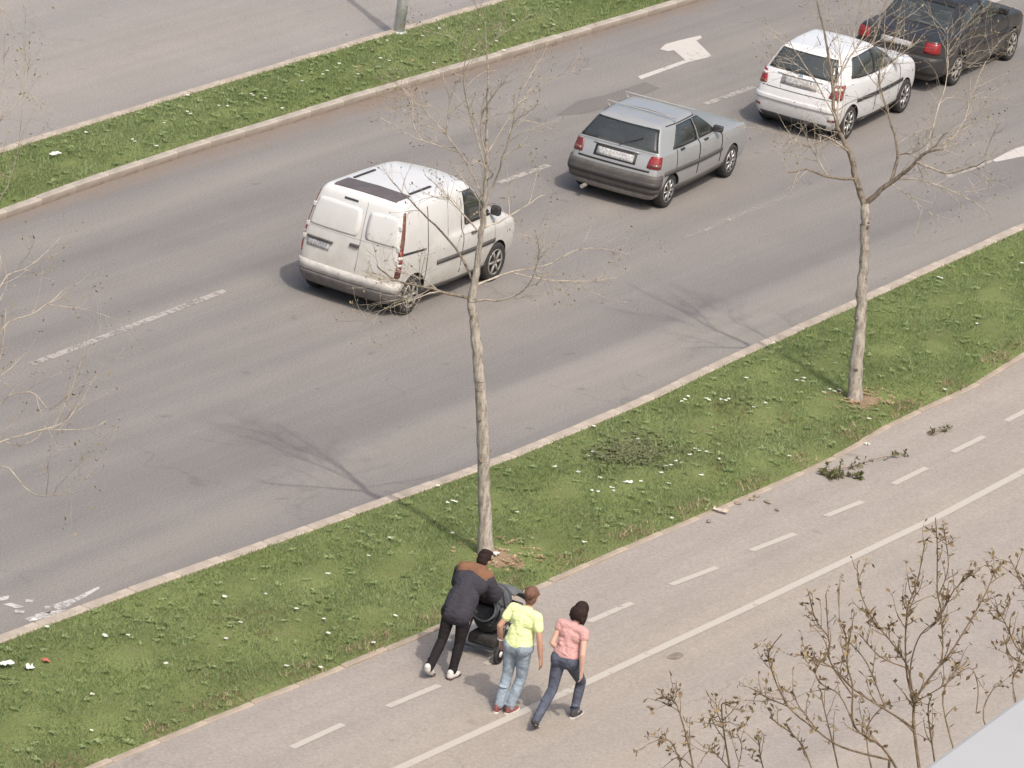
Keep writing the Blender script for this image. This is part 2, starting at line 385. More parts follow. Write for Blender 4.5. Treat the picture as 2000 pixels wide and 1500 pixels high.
# plaster spilled at the gutter
for pts in (((-30, 1172), (0, 1166), (18, 1163), (16, 1170), (0, 1174), (-30, 1182)), ((6, 1180), (22, 1177), (48, 1185), (30, 1188)), ((28, 1191), (48, 1192), (47, 1197), (30, 1196)),
            ((50, 1171), (66, 1170), (64, 1176), (50, 1176)), ((87, 1184), (101, 1183), (99, 1190), (86, 1188)), ((88, 1193), (100, 1194), (96, 1199), (88, 1197)),
            ((100, 1182), (150, 1166), (190, 1146), (196, 1148), (170, 1164), (132, 1185), (112, 1192)), ((48, 1208), (80, 1196), (130, 1190), (100, 1204), (60, 1214))):
    patch_ground('plaster_splash', pts, ZR, M_splash, road)
patch_ground('asphalt_patch', ((1085, 226), (1128, 197), (1180, 186), (1260, 160), (1290, 172), (1200, 206), (1140, 222)), .004, road_mat('asphalt_repair', (.172, .160, .145), None, .1), road)

# ------------------------------------------------------------------ grass, weeds, flowers
def scatter(A, B, x0, x1, n, z, m0=.06, m1=.06):
    A = resample(A, .25); B = resample(B, .25); x = rng.uniform(x0, x1, n); t = rng.uniform(0, 1, n)
    ya = np.interp(x, A[:, 0], A[:, 1])+m0; yb = np.interp(x, B[:, 0], B[:, 1])-m1
    return np.stack([x, ya+(yb-ya)*t, np.full(n, z)+.03*np.sin(math.pi*t)], 1)
def fbm(x, y, s=0):
    v = 0
    for i in range(6):
        a = 1.7**i*.55; v = v+math.pow(.72, i)*np.sin(a*x*(1.1+.2*i)+1.3*i+s+1.9*np.sin(a*y*.8+i+s))*np.cos(a*y*1.3-.7*i+s)
    return v/2.2
def blades(name, P, h0, h1, wd, mat, lean=.6, tone=None, parent=None):
    n = len(P); a = rng.uniform(0, 2*math.pi, n); h = rng.uniform(h0, h1, n); ln = rng.uniform(.1, lean, n)*h; d = rng.uniform(0, 2*math.pi, n)
    dx = np.stack([np.cos(a), np.sin(a), np.zeros(n)], 1)*wd/2*rng.uniform(.7, 1.3, n)[:, None]
    top = P+np.stack([np.cos(d)*ln, np.sin(d)*ln, h], 1)
    V = np.stack([P-dx, P+dx, top], 1).reshape(-1, 3)
    me = bpy.data.meshes.new(name); me.vertices.add(3*n); me.vertices.foreach_set('co', V.astype(np.float32).ravel())
    me.loops.add(3*n); me.loops.foreach_set('vertex_index', np.arange(3*n, dtype=np.int32)); me.polygons.add(n)
    me.polygons.foreach_set('loop_start', np.arange(0, 3*n, 3, dtype=np.int32)); me.update()
    if tone is None: tone = rng.uniform(0, 1, n)
    at = me.attributes.new('tone', 'FLOAT', 'POINT'); at.data.foreach_set('value', np.repeat(tone, 3).astype(np.float32))
    me.validate(); o = link(name, me, mat, parent); tag(o, kind='stuff'); return o
TREES = [np.array([*g(948, 1088, .11)[:2], .10]), np.array([*g(1668, 782, .11)[:2], .10]), np.array([*g(-75, 1535, .11)[:2], .10])]
def keep(P, dead=False):
    k = np.ones(len(P), bool)
    for t in TREES:
        d = np.hypot((P[:, 0]-t[0]-.12)/1.25, P[:, 1]-t[1]+.12); k &= d > .38+.16*np.sin(P[:, 0]*5+P[:, 1]*9)+rng.uniform(-.1, .14, len(P))
    return k
wp = g(1232, 888, .11)                        # worn weedy patch
def verge_blades():
    P = scatter(path_kerb, near_kerb, -24, 20, 190000, .10); P = P[keep(P)]
    f = fbm(P[:, 0], P[:, 1]); d = np.hypot((P[:, 0]-wp[0])/.95, (P[:, 1]-wp[1])/.62)
    pk = resample(path_kerb, .25); edge = P[:, 1]-np.interp(P[:, 0], pk[:, 0], pk[:, 1])
    thin = (rng.uniform(0, 1, len(P)) < .9-.35*(f < -.45)) & ~((rng.uniform(0, 1, len(P)) < np.clip(1.2-d*1.1+.5*fbm(P[:, 0]*3, P[:, 1]*3, 6), 0, .72))) & (rng.uniform(0, 1, len(P)) < np.clip(.12+edge/.35+.5*fbm(P[:, 0]*1.5, P[:, 1], 3), .05, 1))
    P = P[thin]; f = f[thin]
    tone = np.clip(.42+.34*f+.2*fbm(P[:, 0]*4, P[:, 1]*4, 2)+rng.uniform(-.3, .3, len(P)), 0, 1)
    dr = fbm(P[:, 0]*.8, P[:, 1]*1.3, 12)-.9*np.clip((P[:, 1]+3.6)/1.5, -.6, 1)*.5+rng.uniform(-.45, .45, len(P)) > .72
    blades('dry_grass', P[dr], .02, .06, .016, M_dry, 1.5)['label'] = 'olive brown dry grass mixed through the verge'
    P = P[~dr]; tone = tone[~dr]
    blades('grass', P, .025, .06, .016, M_grass, 1.3, tone)['label'] = 'short green grass growing on the verge beside the path'
    P = scatter(med_kerb, med_kerb2, -2, 33, 80000, .11); f = fbm(P[:, 0], P[:, 1], 5)
    mk = resample(med_kerb, .25); edge = P[:, 1]-np.interp(P[:, 0], mk[:, 0], mk[:, 1]); k = rng.uniform(0, 1, len(P)) < np.clip(.4+edge/.4, 0, 1); P = P[k]; f = f[k]
    blades('grass', P, .025, .065, .018, M_grass, 1.3, np.clip(.45+.35*f+rng.uniform(-.3, .3, len(P)), 0, 1))['label'] = 'short green grass growing on the central median'
verge_blades()
def rosettes(name, P, rad, wd, mat, nl=7, up=.35, tone=None):
    V = []; Fc = []; T = []
    for q in P:
        t0 = rng.uniform(0, 1)
        for j in range(nl):
            a = 2*math.pi*j/nl+rng.uniform(-.3, .3); L = rad*rng.uniform(.6, 1.25); c, s = math.cos(a), math.sin(a); h = L*up*rng.uniform(.4, 1.6)
            n = len(V); wl = wd*rng.uniform(.7, 1.3)
            V += [q, q+np.array([c*L*.55-s*wl/2, s*L*.55+c*wl/2, h]), q+np.array([c*L, s*L, h*.7]), q+np.array([c*L*.55+s*wl/2, s*L*.55-c*wl/2, h*1.05])]
            Fc.append((n, n+3, n+2, n+1)); tt = min(1, max(0, t0+rng.uniform(-.25, .25))); T += [tt]*4
    o = mesh(name, V, Fc, mat); at = o.data.attributes.new('tone', 'FLOAT', 'POINT'); at.data.foreach_set('value', T); tag(o, kind='stuff'); return o
P = scatter(path_kerb, near_kerb, -22, 19, 650, .12, .15, .18); P = P[keep(P)]
rosettes('weeds', P, .075, .034, M_weed, 6, .3)['label'] = 'broad leaved weeds growing through the verge grass'
P = scatter(med_kerb, med_kerb2, -2, 32, 420, .135, .15, .15)
rosettes('weeds', P, .08, .036, M_weed, 6, .3)['label'] = 'broad leaved weeds growing through the median grass'
n = 620; a = rng.uniform(0, 2*math.pi, n); rr = np.minimum(np.abs(rng.normal(0, .52, n)), 1.35)*(1+.15*np.sin(3*a)+.1*np.sin(7*a))
P = np.stack([wp[0]+rr*np.cos(a)*.98, wp[1]+rr*np.sin(a)*.64, .11+rng.uniform(0, .05, n)], 1)
rosettes('dried_weed_patch', P, .06, .03, M_dead, 6, .45)['label'] = 'dark patch of dried weeds in the verge grass'
# low dry stalks along the path edging
P = scatter(path_kerb, off(path_kerb, .4), -22, 14, 5200, .11, .02, 0); P = P[fbm(P[:, 0]*1.6, P[:, 1], 8) > .02]
blades('dry_stalks', P, .03, .10, .016, leaf_mat('straw', (.20, .15, .08), (.42, .34, .22), .15), 1.4)['label'] = 'brown dry grass stalks along the path edging'
# daisies: traced clusters, plus strays
D = [(1332, 784), (1338, 780), (1344, 774), (1380, 778), (1385, 781), (1408, 780), (1418, 782), (1424, 779), (1472, 795), (1495, 787), (1497, 806), (1490, 808), (1158, 882), (1148, 890), (1130, 922), (1245, 857), (1198, 875), (1172, 933), (1226, 942), (1252, 940), (1292, 923), (1306, 944),
     (1358, 876), (1347, 888), (1310, 908), (1302, 911), (1320, 900), (1370, 928), (1156, 958), (1168, 960), (1195, 952), (1198, 958), (1405, 896), (1380, 882), (1570, 738), (1610, 766), (1620, 760), (1630, 764), (1640, 762), (1833, 541), (1839, 543), (1908, 632), (1568, 744), (1556, 742), (1366, 880),
     (92, 1224), (68, 1210), (205, 1240), (180, 1355), (250, 1240), (430, 1260), (640, 1120), (720, 1085), (762, 1050), (890, 980), (885, 978), (1010, 1000), (520, 1160), (470, 1215), (730, 1255), (560, 1300)]
Q = [g(*p, .15) for p in D]
Q2 = scatter(path_kerb, near_kerb, -20, 16, 26, .15); Q3 = scatter(med_kerb, med_kerb2, 0, 30, 24, .17)
Q4 = [g(*p, .17) for p in ((365, 218), (372, 222), (320, 240), (258, 272), (262, 276), (428, 206), (168, 258), (490, 183), (494, 186), (760, 118), (825, 70), (935, 58), (970, 80), (985, 98), (700, 145), (590, 158), (640, 138))]
Vd = []; 
fl = rosettes('daisies', np.array(Q+list(Q2)), .038, .036, M_petal, 6, .15); fl['label'] = 'small white daisies dotted through the verge grass'
fl = rosettes('daisies', np.array(list(Q3)+Q4), .036, .035, M_petal, 6, .15); fl['label'] = 'small white daisies dotted through the median grass'
# bare earth round the trunks
for t, lab in zip(TREES[:2], ('mid', 'far')):
    bm = bmesh.new(); k = 40; c = bm.verts.new((t[0]+.12, t[1]-.12, .17)); ring = []
    for i in range(k):
        a = 2*math.pi*i/k; r_ = .42+.08*math.sin(3*a+t[0])+.05*math.sin(7*a); ring.append(bm.verts.new((t[0]+.12+math.cos(a)*r_*1.25, t[1]-.12+math.sin(a)*r_, .10)))
    for i in range(k): bm.faces.new((c, ring[i], ring[(i+1) % k]))
    me = bpy.data.meshes.new('bare_soil'); bm.to_mesh(me); bm.free(); link('bare_soil', me, M_soil, verge_o, True)
    n = 70; a = rng.uniform(0, 6.28, n); r_ = rng.uniform(.15, .62, n)
    P = np.stack([t[0]+.12+np.cos(a)*r_*1.25, t[1]-.12+np.sin(a)*r_, np.full(n, .14)], 1)
    o = rosettes('leaf_litter', P, .06, .035, leaf_mat('fallen_leaves', (.25, .17, .09), (.5, .38, .24), .1), 3, .3); o.parent = verge_o
# ------------------------------------------------------------------ vehicles
def pchip(Y, t):
    """monotone cubic through rows of Y (n,k) at unit knots, evaluated at t"""
    Y = np.asarray(Y, float); n = len(Y); d = np.diff(Y, axis=0); mm = np.zeros_like(Y)
    a, b = d[:-1], d[1:]; s = a*b > 0; mm[1:-1] = np.where(s, 2*a*b/np.where(s, a+b, 1), 0); mm[0] = d[0]; mm[-1] = d[-1]
    t = np.clip(np.asarray(t, float), 0, n-1); i = np.minimum(t.astype(int), n-2); f = (t-i)[:, None]
    return (1+2*f)*(1-f)**2*Y[i]+f*(1-f)**2*mm[i]+f*f*(3-2*f)*Y[i+1]+f*f*(f-1)*mm[i+1]
NR = 4                                        # rear-face stations 0..3, corner 4,5, side 6..13, corner 14,15, front 16..19
class Shell:
    """car skin as horizontal rings; station index runs rear centre -> side -> front centre"""
    def __init__(s, rings, xs):
        # rings: dict(z=(rear,mid,front), xr, xf, wr, wm, wf, rc, bow, top=None | list of 6 x for side stations S0..S5)
        G = []
        for q in rings:
            zr, zm, zf = q['z']; rc = q.get('rc', .16); wr, wm, wf = (max(q[k], 1e-6) for k in ('wr', 'wm', 'wf')); bow = q.get('bow', .05); bf = q.get('bowf', .14)
            xr, xf = q['xr'], q['xf']; row = []
            for f in (0, .36, .7, .93): y = f*(wr-rc*.55); row.append([xr+bow*(y/wr)**2, y])
            xe = xr+bow*((wr-rc*.55)/wr)**2
            row.append([xe+.16*rc, wr-.28*rc]); row.append([xe+.52*rc, wr-.07*rc])
            if q.get('side') is None:
                S = [xe+rc]+list(xs[1:-1])+[xf-bf-rc*.9]
                for x in S:
                    if x < xs[3]: wdt = wr+(wm-wr)*math.sin(min(1, max(0, (x-S[0])/(xs[3]-S[0])))*math.pi/2)
                    else: wdt = wm+(wf-wm)*min(1, max(0, (x-xs[3])/(S[-1]-xs[3])))**2
                    row.append([x, wdt])
                e = xf-bf*.55
                row.append([e-.42*rc, wf-.12*rc]); row.append([e-.06*rc, wf-.42*rc])
                for f in (.7, .45, .2, 0): row.append([xf-bf*f*f*.6, f*wf])
            else:                             # greenhouse: side stations up to the A-pillar, the rest run across the windscreen
                S = q['side']
                for i, x in enumerate(S): row.append([x, wr+(wm-wr)*min(1, i/2) if i < 3 else wm+(wf-wm)*(i-2)/3])
                xa = S[-1]
                for f in (.94, .86, .76, .64, .45, .28, .12, 0): row.append([xf-(xf-xa)*f*f, f*wf])
            X = np.array(row); x0, x1 = X[0, 0], X[-1, 0]; xm = xs[3]
            z = np.interp(X[:, 0], [x0, max(x0+.01, min(xm, x1-.02)), x1], [zr, zm, zf])
            if 'zc' in q: z = z+q['zc']*(1-(X[:, 1]/max(wm, .01))**2)
            G.append(np.column_stack([X, z]))
        s.G = np.array(G)                     # level, station, xyz
    def at(s, u, v):
        u = np.asarray(u, float).ravel(); v = np.asarray(v, float).ravel(); sg = np.sign(u); sg[sg == 0] = 1; u = np.abs(u)
        L = np.array([pchip(s.G[i], u) for i in range(len(s.G))])      # level, n, 3
        out = np.zeros((len(u), 3)); n = len(s.G)
        d = np.diff(L, axis=0); mm = np.zeros_like(L); a, b = d[:-1], d[1:]; k = a*b > 0
        mm[1:-1] = np.where(k, 2*a*b/np.where(k, a+b, 1), 0); mm[0] = d[0]; mm[-1] = d[-1]
        v = np.clip(v, 0, n-1); i = np.minimum(v.astype(int), n-2); f = (v-i)[:, None]; j = np.arange(len(u))
        out = (1+2*f)*(1-f)**2*L[i, j]+f*(1-f)**2*mm[i, j]+f*f*(3-2*f)*L[i+1, j]+f*f*(f-1)*mm[i+1, j]
        out[:, 1] *= sg; return out
    def nrm(s, u, v, e=.04):
        du = s.at(u+e, v)-s.at(u-e, v); dv = s.at(u, np.minimum(v+e, len(s.G)-1))-s.at(u, np.maximum(v-e, 0)); n = np.cross(du, dv)
        n /= np.maximum(np.linalg.norm(n, axis=1), 1e-9)[:, None]
        p = s.at(u, v); c = np.array([1.2, 0, .75]); flip = np.sum(n*(p-c), 1) < 0; n[flip] *= -1; return n
def side_sign(quad, sgn): return [(u*sgn, v) for u, v in quad]
def quad_uv(quad, a, b):
    (u0, v0), (u1, v1), (u2, v2), (u3, v3) = quad          # bottom-left, bottom-right, top-right, top-left
    return (u0*(1-a)+u1*a)*(1-b)+(u3*(1-a)+u2*a)*b, (v0*(1-a)+v1*a)*(1-b)+(v3*(1-a)+v2*a)*b
def skin(sh, name, quad, offv, mat, parent, nu=8, nv=5, rnd=0.0, smooth=True, thick=.012):
    """a plate lying on the shell over a (station, level) quad, with its own edge thickness"""
    A, B = np.meshgrid(np.linspace(0, 1, nu+1), np.linspace(0, 1, nv+1), indexing='ij'); a = A.ravel(); b = B.ravel()
    if rnd:                                   # round the corners off
        x, y = 2*a-1, 2*b-1; k = rnd
        a, b = (x*np.sqrt(1-k*y*y*x*x*.5)+1)/2, (y*np.sqrt(1-k*x*x*y*y*.5)+1)/2
    u, v = quad_uv(quad, a, b); P = sh.at(u, v); N = sh.nrm(u, v); T = P+N*offv; Bt = P+N*(offv-thick)
    W = nv+1; F1 = [(i*W+j, (i+1)*W+j, (i+1)*W+j+1, i*W+j+1) for i in range(nu) for j in range(nv)]
    n = len(P); V = np.vstack([T, Bt])
    loop = [i*W for i in range(nu+1)]+[nu*W+j for j in range(1, nv+1)]+[i*W+nv for i in range(nu-1, -1, -1)]+[j for j in range(nv-1, 0, -1)]
    F1 += [(loop[i], loop[(i+1) % len(loop)], loop[(i+1) % len(loop)]+n, loop[i]+n) for i in range(len(loop))]
    o = mesh(name, V, F1, mat, parent, smooth)
    bm = bmesh.new(); bm.from_mesh(o.data); bmesh.ops.recalc_face_normals(bm, faces=bm.faces)
    f0 = bm.faces[:][0] if len(bm.faces) else None
    bm.to_mesh(o.data); bm.free()
    if smooth: o.data.polygons.foreach_set('use_smooth', [i < nu*nv for i in range(len(o.data.polygons))])
    return o
def inside(quad, u, v, grow=0.0):
    ok = np.ones(len(u), bool); q = np.array(quad); c = q.mean(0); q = c+(q-c)*(1+grow); ar = 0
    for i in range(4): ar += q[i][0]*q[(i+1) % 4][1]-q[(i+1) % 4][0]*q[i][1]
    sg = 1 if ar > 0 else -1
    for i in range(4):
        a = q[i]; b = q[(i+1) % 4]; ok &= sg*((b[0]-a[0])*(v-a[1])-(b[1]-a[1])*(u-a[0])) >= 0
    return ok
def car_body(sh, name, mat, parent, wheels, arch_r, holes, du=6, dv=6):
    nl, ns = len(sh.G), sh.G.shape[1]
    us = np.linspace(0, ns-1, (ns-1)*du+1); vv = np.linspace(0, nl-1, (nl-1)*dv+1)
    U2, V2 = np.meshgrid(us, vv, indexing='ij'); P = sh.at(U2.ravel(), V2.ravel()).reshape(len(us), len(vv), 3)
    bm = bmesh.new(); vt = {}
    for sg in (1, -1):
        for i in range(len(us)):
            for j in range(len(vv)): p = P[i, j]; vt[sg, i, j] = bm.verts.new((p[0], p[1]*sg, p[2]))
    uc = (us[:-1]+us[1:])/2; vc = (vv[:-1]+vv[1:])/2; UC, VC = np.meshgrid(uc, vc, indexing='ij'); hol = {}
    for sg in (1, -1):
        hm = np.zeros(UC.size, bool)
        for q, gw in holes: hm |= inside(q, UC.ravel()*sg, VC.ravel(), gw)
        hol[sg] = hm.reshape(UC.shape)
    for sg in (1, -1):
        for i in range(len(us)-1):
            for j in range(len(vv)-1):
                q = [vt[sg, i, j], vt[sg, i+1, j], vt[sg, i+1, j+1], vt[sg, i, j+1]]
                if sg < 0: q.reverse()
                f = bm.faces.new(q); f.material_index = 1 if hol[sg][i, j] else 0; f.smooth = True
    bmesh.ops.remove_doubles(bm, verts=bm.verts, dist=1e-5)
    bmesh.ops.recalc_face_normals(bm, faces=bm.faces)
    me = bpy.data.meshes.new(name); bm.to_mesh(me); bm.free()
    for x in (mat, M_cabin, M_under): me.materials.append(x)
    o = bpy.data.objects.new(name, me); col.objects.link(o)
    cut = MB()
    for (x, y) in wheels:
        sgy = 1 if y > 0 else -1
        cut.lathe([(arch_r, sgy*.52), (arch_r, sgy*1.2)], 36, 'y', (x, 0, arch_r*.86))
    c = cut.build('arch_cutter'); 
    bmc = bmesh.new(); bmc.from_mesh(c.data); bmesh.ops.recalc_face_normals(bmc, faces=bmc.faces); bmc.to_mesh(c.data); bmc.free()
    md = o.modifiers.new('arches', 'BOOLEAN'); md.operation = 'DIFFERENCE'; md.object = c; md.solver = 'EXACT'
    dg = bpy.context.evaluated_depsgraph_get(); me2 = bpy.data.meshes.new_from_object(o.evaluated_get(dg)); o.modifiers.clear()
    old = o.data; o.data = me2; bpy.data.meshes.remove(old); bpy.data.objects.remove(c)
    bm = bmesh.new(); bm.from_mesh(me2); kill = []
    for f in bm.faces:
        ce = f.calc_center_median()
        if f.material_index == 1: kill.append(f); continue
        for (x, y) in wheels:
            if abs(abs(ce.y)) < 1.0 and ce.y*y > 0:
                r_ = math.hypot(ce.x-x, ce.z-arch_r*.86)
                if r_ < arch_r+.004 and abs(f.normal.y) < .6 and abs(r_-arch_r) < .02: f.material_index = 2
                elif r_ < arch_r-.01: f.material_index = 2
    bmesh.ops.delete(bm, geom=kill, context='FACES'); bm.to_mesh(me2); bm.free()
    try: me2.set_sharp_from_angle(angle=R(32))
    except Exception: pass
    o.parent = parent; return o
def wheel(parent, x, y, r, wd, rim_mat, steer=0.0, spokes=7, rr=.68):
    t = MB(); h = wd/2
    t.lathe([(r*.62, -h*.8), (r*.80, -h), (r*.95, -h*.92), (r, -h*.6), (r, h*.6), (r*.95, h*.92), (r*.80, h), (r*.62, h*.8), (r*.60, 0), (r*.62, -h*.8)], 28)
    o = t.build('wheel', M_tyre, parent, True); o.location = (x, y, r); o.rotation_euler = (0, 0, steer)
    s = 1 if y > 0 else -1; d = MB(); R_ = r*rr
    d.lathe([(R_, s*h*.55), (R_, s*h*.93), (R_*.93, s*h*.97), (R_*.86, s*h*.62), (R_*.30, s*h*.50), (R_*.26, s*h*.86), (R_*.10, s*h*.92), (0.0, s*h*.92)], 28)
    rim = d.build('rim', rim_mat, o, True)
    e = MB()
    for k in range(spokes):
        a = 2*math.pi*k/spokes; c, s_ = math.cos(a), math.sin(a)
        e.tube([(c*R_*.2, s*h*.84, s_*R_*.2), (c*R_*.92, s*h*.9, s_*R_*.92)], [R_*.12, R_*.09], 5)
    e.build('spokes', rim_mat, o, True)
    return o
def drape(body, pts, off=.006):
    bv = BVHTree.FromPolygons([v.co for v in body.data.vertices], [tuple(p.vertices) for p in body.data.polygons]); out = []
    for x, y in pts:
        h = bv.ray_cast(Vector((x, y, 4)), Vector((0, 0, -1))); out.append(Vector((x, y, (h[0].z if h[0] else 1.4)+off)))
    return out
def drape_panel(body, name, x0, x1, y0, y1, off, mat, parent, nx=6, ny=8):
    pts = [(x0+(x1-x0)*i/nx, y0+(y1-y0)*j/ny) for i in range(nx+1) for j in range(ny+1)]; T = drape(body, pts, off); n = len(T); W = ny+1
    V = T+[v-Vector((0, 0, .03)) for v in T]; Fc = [(i*W+j, (i+1)*W+j, (i+1)*W+j+1, i*W+j+1) for i in range(nx) for j in range(ny)]
    lp = [i*W for i in range(nx+1)]+[nx*W+j for j in range(1, ny+1)]+[i*W+ny for i in range(nx-1, -1, -1)]+[j for j in range(ny-1, 0, -1)]
    Fc += [(lp[i], lp[i]+n, lp[(i+1) % len(lp)]+n, lp[(i+1) % len(lp)]) for i in range(len(lp))]
    return mesh(name, V, Fc, mat, parent)
def seats(parent, xs, w, zs=.45, mat=None):
    for x in xs:
        for y in ((-w, w) if x > .6 else (-w, w)):
            b = MB(); M = Matrix.Rotation(R(-14), 3, 'Y')
            b.box((x+.05, y, zs), (.5, .46, .16)); b.box((x-.2, y, zs+.33), (.14, .46, .58), M); b.box((x-.29, y, zs+.70), (.09, .25, .16), M)
            bevel(b.build('seat', mat or M_cabin, parent), .04, 2)
    b = MB(); b.box((1.0, 0, .30), (2.6, 1.2, .06)); b.build('cabin_floor', M_cabin, parent)
    return

def glaze(sh, parent, panes, glass, frame=.05):
    out = []
    for q, gl in panes:
        q = [tuple(x) for x in q]; c = np.array(q).mean(0)
        f = [tuple(c+(np.array(p)-c)*(1+frame)) for p in q]
        # rubber surround: four thin strips
        o = skin(sh, 'window', q, .004, gl, parent, 10, 6, .12, thick=.006); out.append(o)
        for i in range(4):
            a, b = q[i], q[(i+1) % 4]; A, B = f[i], f[(i+1) % 4]
            ci = [tuple(np.array(p)*.985+c*.015) for p in (a, b)]
            skin(sh, 'window_seal', [A, B, ci[1], ci[0]], .007, M_black, o, 10, 1, thick=.01)
    return out
def seam(sh, parent, a, b, wd=.035, name='panel_gap', mat=None):
    (u0, v0), (u1, v1) = a, b
    if abs(u1-u0) < abs(v1-v0): q = [(u0-wd, v0), (u0+wd, v0), (u1+wd, v1), (u1-wd, v1)]
    else: q = [(u0, v0-wd), (u1, v1-wd), (u1, v1+wd), (u0, v0+wd)]
    return skin(sh, name, q, .003, mat or M_under, parent, 8 if abs(u1-u0) > abs(v1-v0) else 1, 1 if abs(u1-u0) > abs(v1-v0) else 8, thick=.006)

def hatch_rings(L):                            # levels listed bottom to top
    return L
def lower(z, xr, xf, wr, wm, wf, **k): return dict(z=z, xr=xr, xf=xf, wr=wr, wm=wm, wf=wf, **k)

def paint(name, c, rough=.28, metal=0.0, dirt=(.30, .25, .20), amt=.5, zl=.2, zh=1.0, var=.03):
    return simple(name, c, rough, metal, var, 2.0, .5, .5 if c[0] > .1 else .08, 0, (dirt, amt, zl, zh))

# ---- silver five-door hatchback
def silver_hatch():
    root = empty('hatchback', (9.887, 3.933, 0), .0925)
    tag(root, 'old silver five-door hatchback with grey bumpers and a roof rack behind the van', 'car')
    xs = [-.35, .0, .38, .98, 1.55, 1.80, 2.45, 2.95]
    rings = [lower((.20, .20, .22), -.45, 3.05, .0, .0, .0, rc=.0, bowf=.1),
             lower((.20, .20, .22), -.52, 3.12, .66, .70, .66),
             lower((.30, .28, .30), -.62, 3.22, .76, .79, .74),
             lower((.52, .50, .52), -.66, 3.28, .80, .825, .76),
             lower((.76, .74, .70), -.615, 3.24, .79, .83, .755),
             lower((.94, .90, .82), -.54, 3.14, .765, .81, .72, rc=.13),
             dict(z=(.985, .965, .965), xr=-.52, xf=2.02, wr=.74, wm=.775, wf=.74, rc=.12, bow=.04, side=[-.33, .02, .38, .98, 1.50, 1.72], zc=.015),
             dict(z=(1.16, 1.16, 1.17), xr=-.39, xf=1.64, wr=.655, wm=.70, wf=.675, rc=.11, bow=.04, side=[-.22, .08, .38, .95, 1.28, 1.40]),
             dict(z=(1.325, 1.335, 1.33), xr=-.23, xf=1.26, wr=.57, wm=.61, wf=.585, rc=.10, bow=.05, side=[-.06, .14, .40, .88, 1.04, 1.10]),
             dict(z=(1.375, 1.39, 1.375), xr=-.14, xf=1.17, wr=.47, wm=.52, wf=.49, rc=.08, bow=.04, side=[.02, .18, .42, .86, .98, 1.04]),
             dict(z=(1.40, 1.415, 1.395), xr=-.05, xf=1.04, wr=.0, wm=.0, wf=.0, rc=.0, bow=.0, side=[.14, .26, .44, .82, .92, .98])]
    sh = Shell(rings, xs); body_m = paint('silver_paint', (.355, .365, .362), .32, .25, (.24, .21, .18), .35)
    rear = [(-3.9, 6.15), (3.9, 6.15), (3.75, 7.85), (-3.75, 7.85)]
    rd = lambda s: [(7.0*s, 6.12), (8.93*s, 6.12), (8.9*s, 7.86), (7.7*s, 7.86)]
    fd = lambda s: [(9.12*s, 6.12), (11.1*s, 6.12), (10.9*s, 7.82), (9.1*s, 7.86)]
    wind = [(12.4, 6.2), (19, 6.2), (19, 7.8), (12.2, 7.8)]; wl = [(-u, v) for u, v in wind]
    holes = [(rear, .0)]+[(f(s), .0) for s in (1, -1) for f in (rd, fd)]+[(wind, 0), (wl, 0)]
    W = [(0, .7), (0, -.7), (2.475, .7), (2.475, -.7)]
    body = car_body(sh, 'body', body_m, root, W, .325, holes)
    win = glaze(sh, root, [(rear, M_glass)]+[(f(s), M_glass) for s in (1, -1) for f in (rd, fd)]+[(wind, M_glass), (wl, M_glass)], M_glass)
    w0 = MB(); a = sh.at([-.1, -1.75], [6.05, 7.0]); nn = sh.nrm(np.array([-.1, -1.75]), np.array([6.05, 7.0])); w0.tube([Vector(a[0]+nn[0]*.02), Vector(a[1]+nn[1]*.025)], .011, 5); w0.build('wiper', M_black, win[0])
    for s in (1, -1):
        skin(sh, 'tail_light', [(2.45*s, 3.95), (5.5*s, 3.95), (5.5*s, 5.1), (2.75*s, 5.1)], .010, M_redd if s > 0 else M_red, root, 8, 5, .2)
        tl = skin(sh, 'lamp_lens', [(2.7*s, 4.08), (5.3*s, 4.08), (5.3*s, 4.32), (2.75*s, 4.32)], .014, M_amber, root, 6, 1, .1)
        skin(sh, 'rub_strip', [(6.4*s, 3.35), (11.3*s, 3.35), (11.3*s, 3.62), (6.4*s, 3.62)], .016, M_trim, root, 18, 2)
        skin(sh, 'sill_trim', [(7.3*s, 1.7), (11.6*s, 1.7), (11.6*s, 2.35), (7.3*s, 2.35)], .006, M_trim, root, 16, 2)
        for u, v0, v1 in ((9.02, 2.6, 6.1), (11.25, 2.6, 6.0), (7.35, 3.4, 6.0)): seam(sh, root, (u*s, v0), (u*s, v1), .028)
        skin(sh, 'roof_gutter', [(6.3*s, 8.02), (11.0*s, 8.02), (11.0*s, 8.2), (6.3*s, 8.2)], .006, M_black, root, 16, 1)
        p = sh.at([9.25*s, 7.55*s], [5.55, 5.55])
        for q in p: h = MB(); h.box((q[0]+.12, q[1]+.012*s, q[2]), (.14, .03, .03)); bevel(h.build('door_handle', M_black, root), .006)
        mm = MB(); q = sh.at([11.2*s], [6.25])[0]; mm.box((q[0], q[1]+.09*s, q[2]+.02), (.09, .17, .11)); bevel(mm.build('wing_mirror', M_black, root), .025, 3)
        skin(sh, 'headlight', [(17.0*s, 4.1), (18.3*s, 4.1), (18.3*s, 4.9), (17.0*s, 4.9)], .008, M_clear, root, 6, 4, .5)
    skin(sh, 'rear_bumper', [(-6.15, 2.25), (6.15, 2.25), (6.15, 3.5), (-6.15, 3.5)], .035, M_trim, root, 40, 5, thick=.06)
    skin(sh, 'bumper_strip', [(-5.6, 2.7), (5.6, 2.7), (5.6, 3.05), (-5.6, 3.05)], .048, simple('bumper_dark', (.05, .045, .045), .6), root, 30, 2)
    skin(sh, 'rear_valance', [(-5.2, 1.25), (5.2, 1.25), (5.2, 2.1), (-5.2, 2.1)], .01, simple('dusty_valance', (.23, .21, .19), .6, var=.2), root, 24, 3)
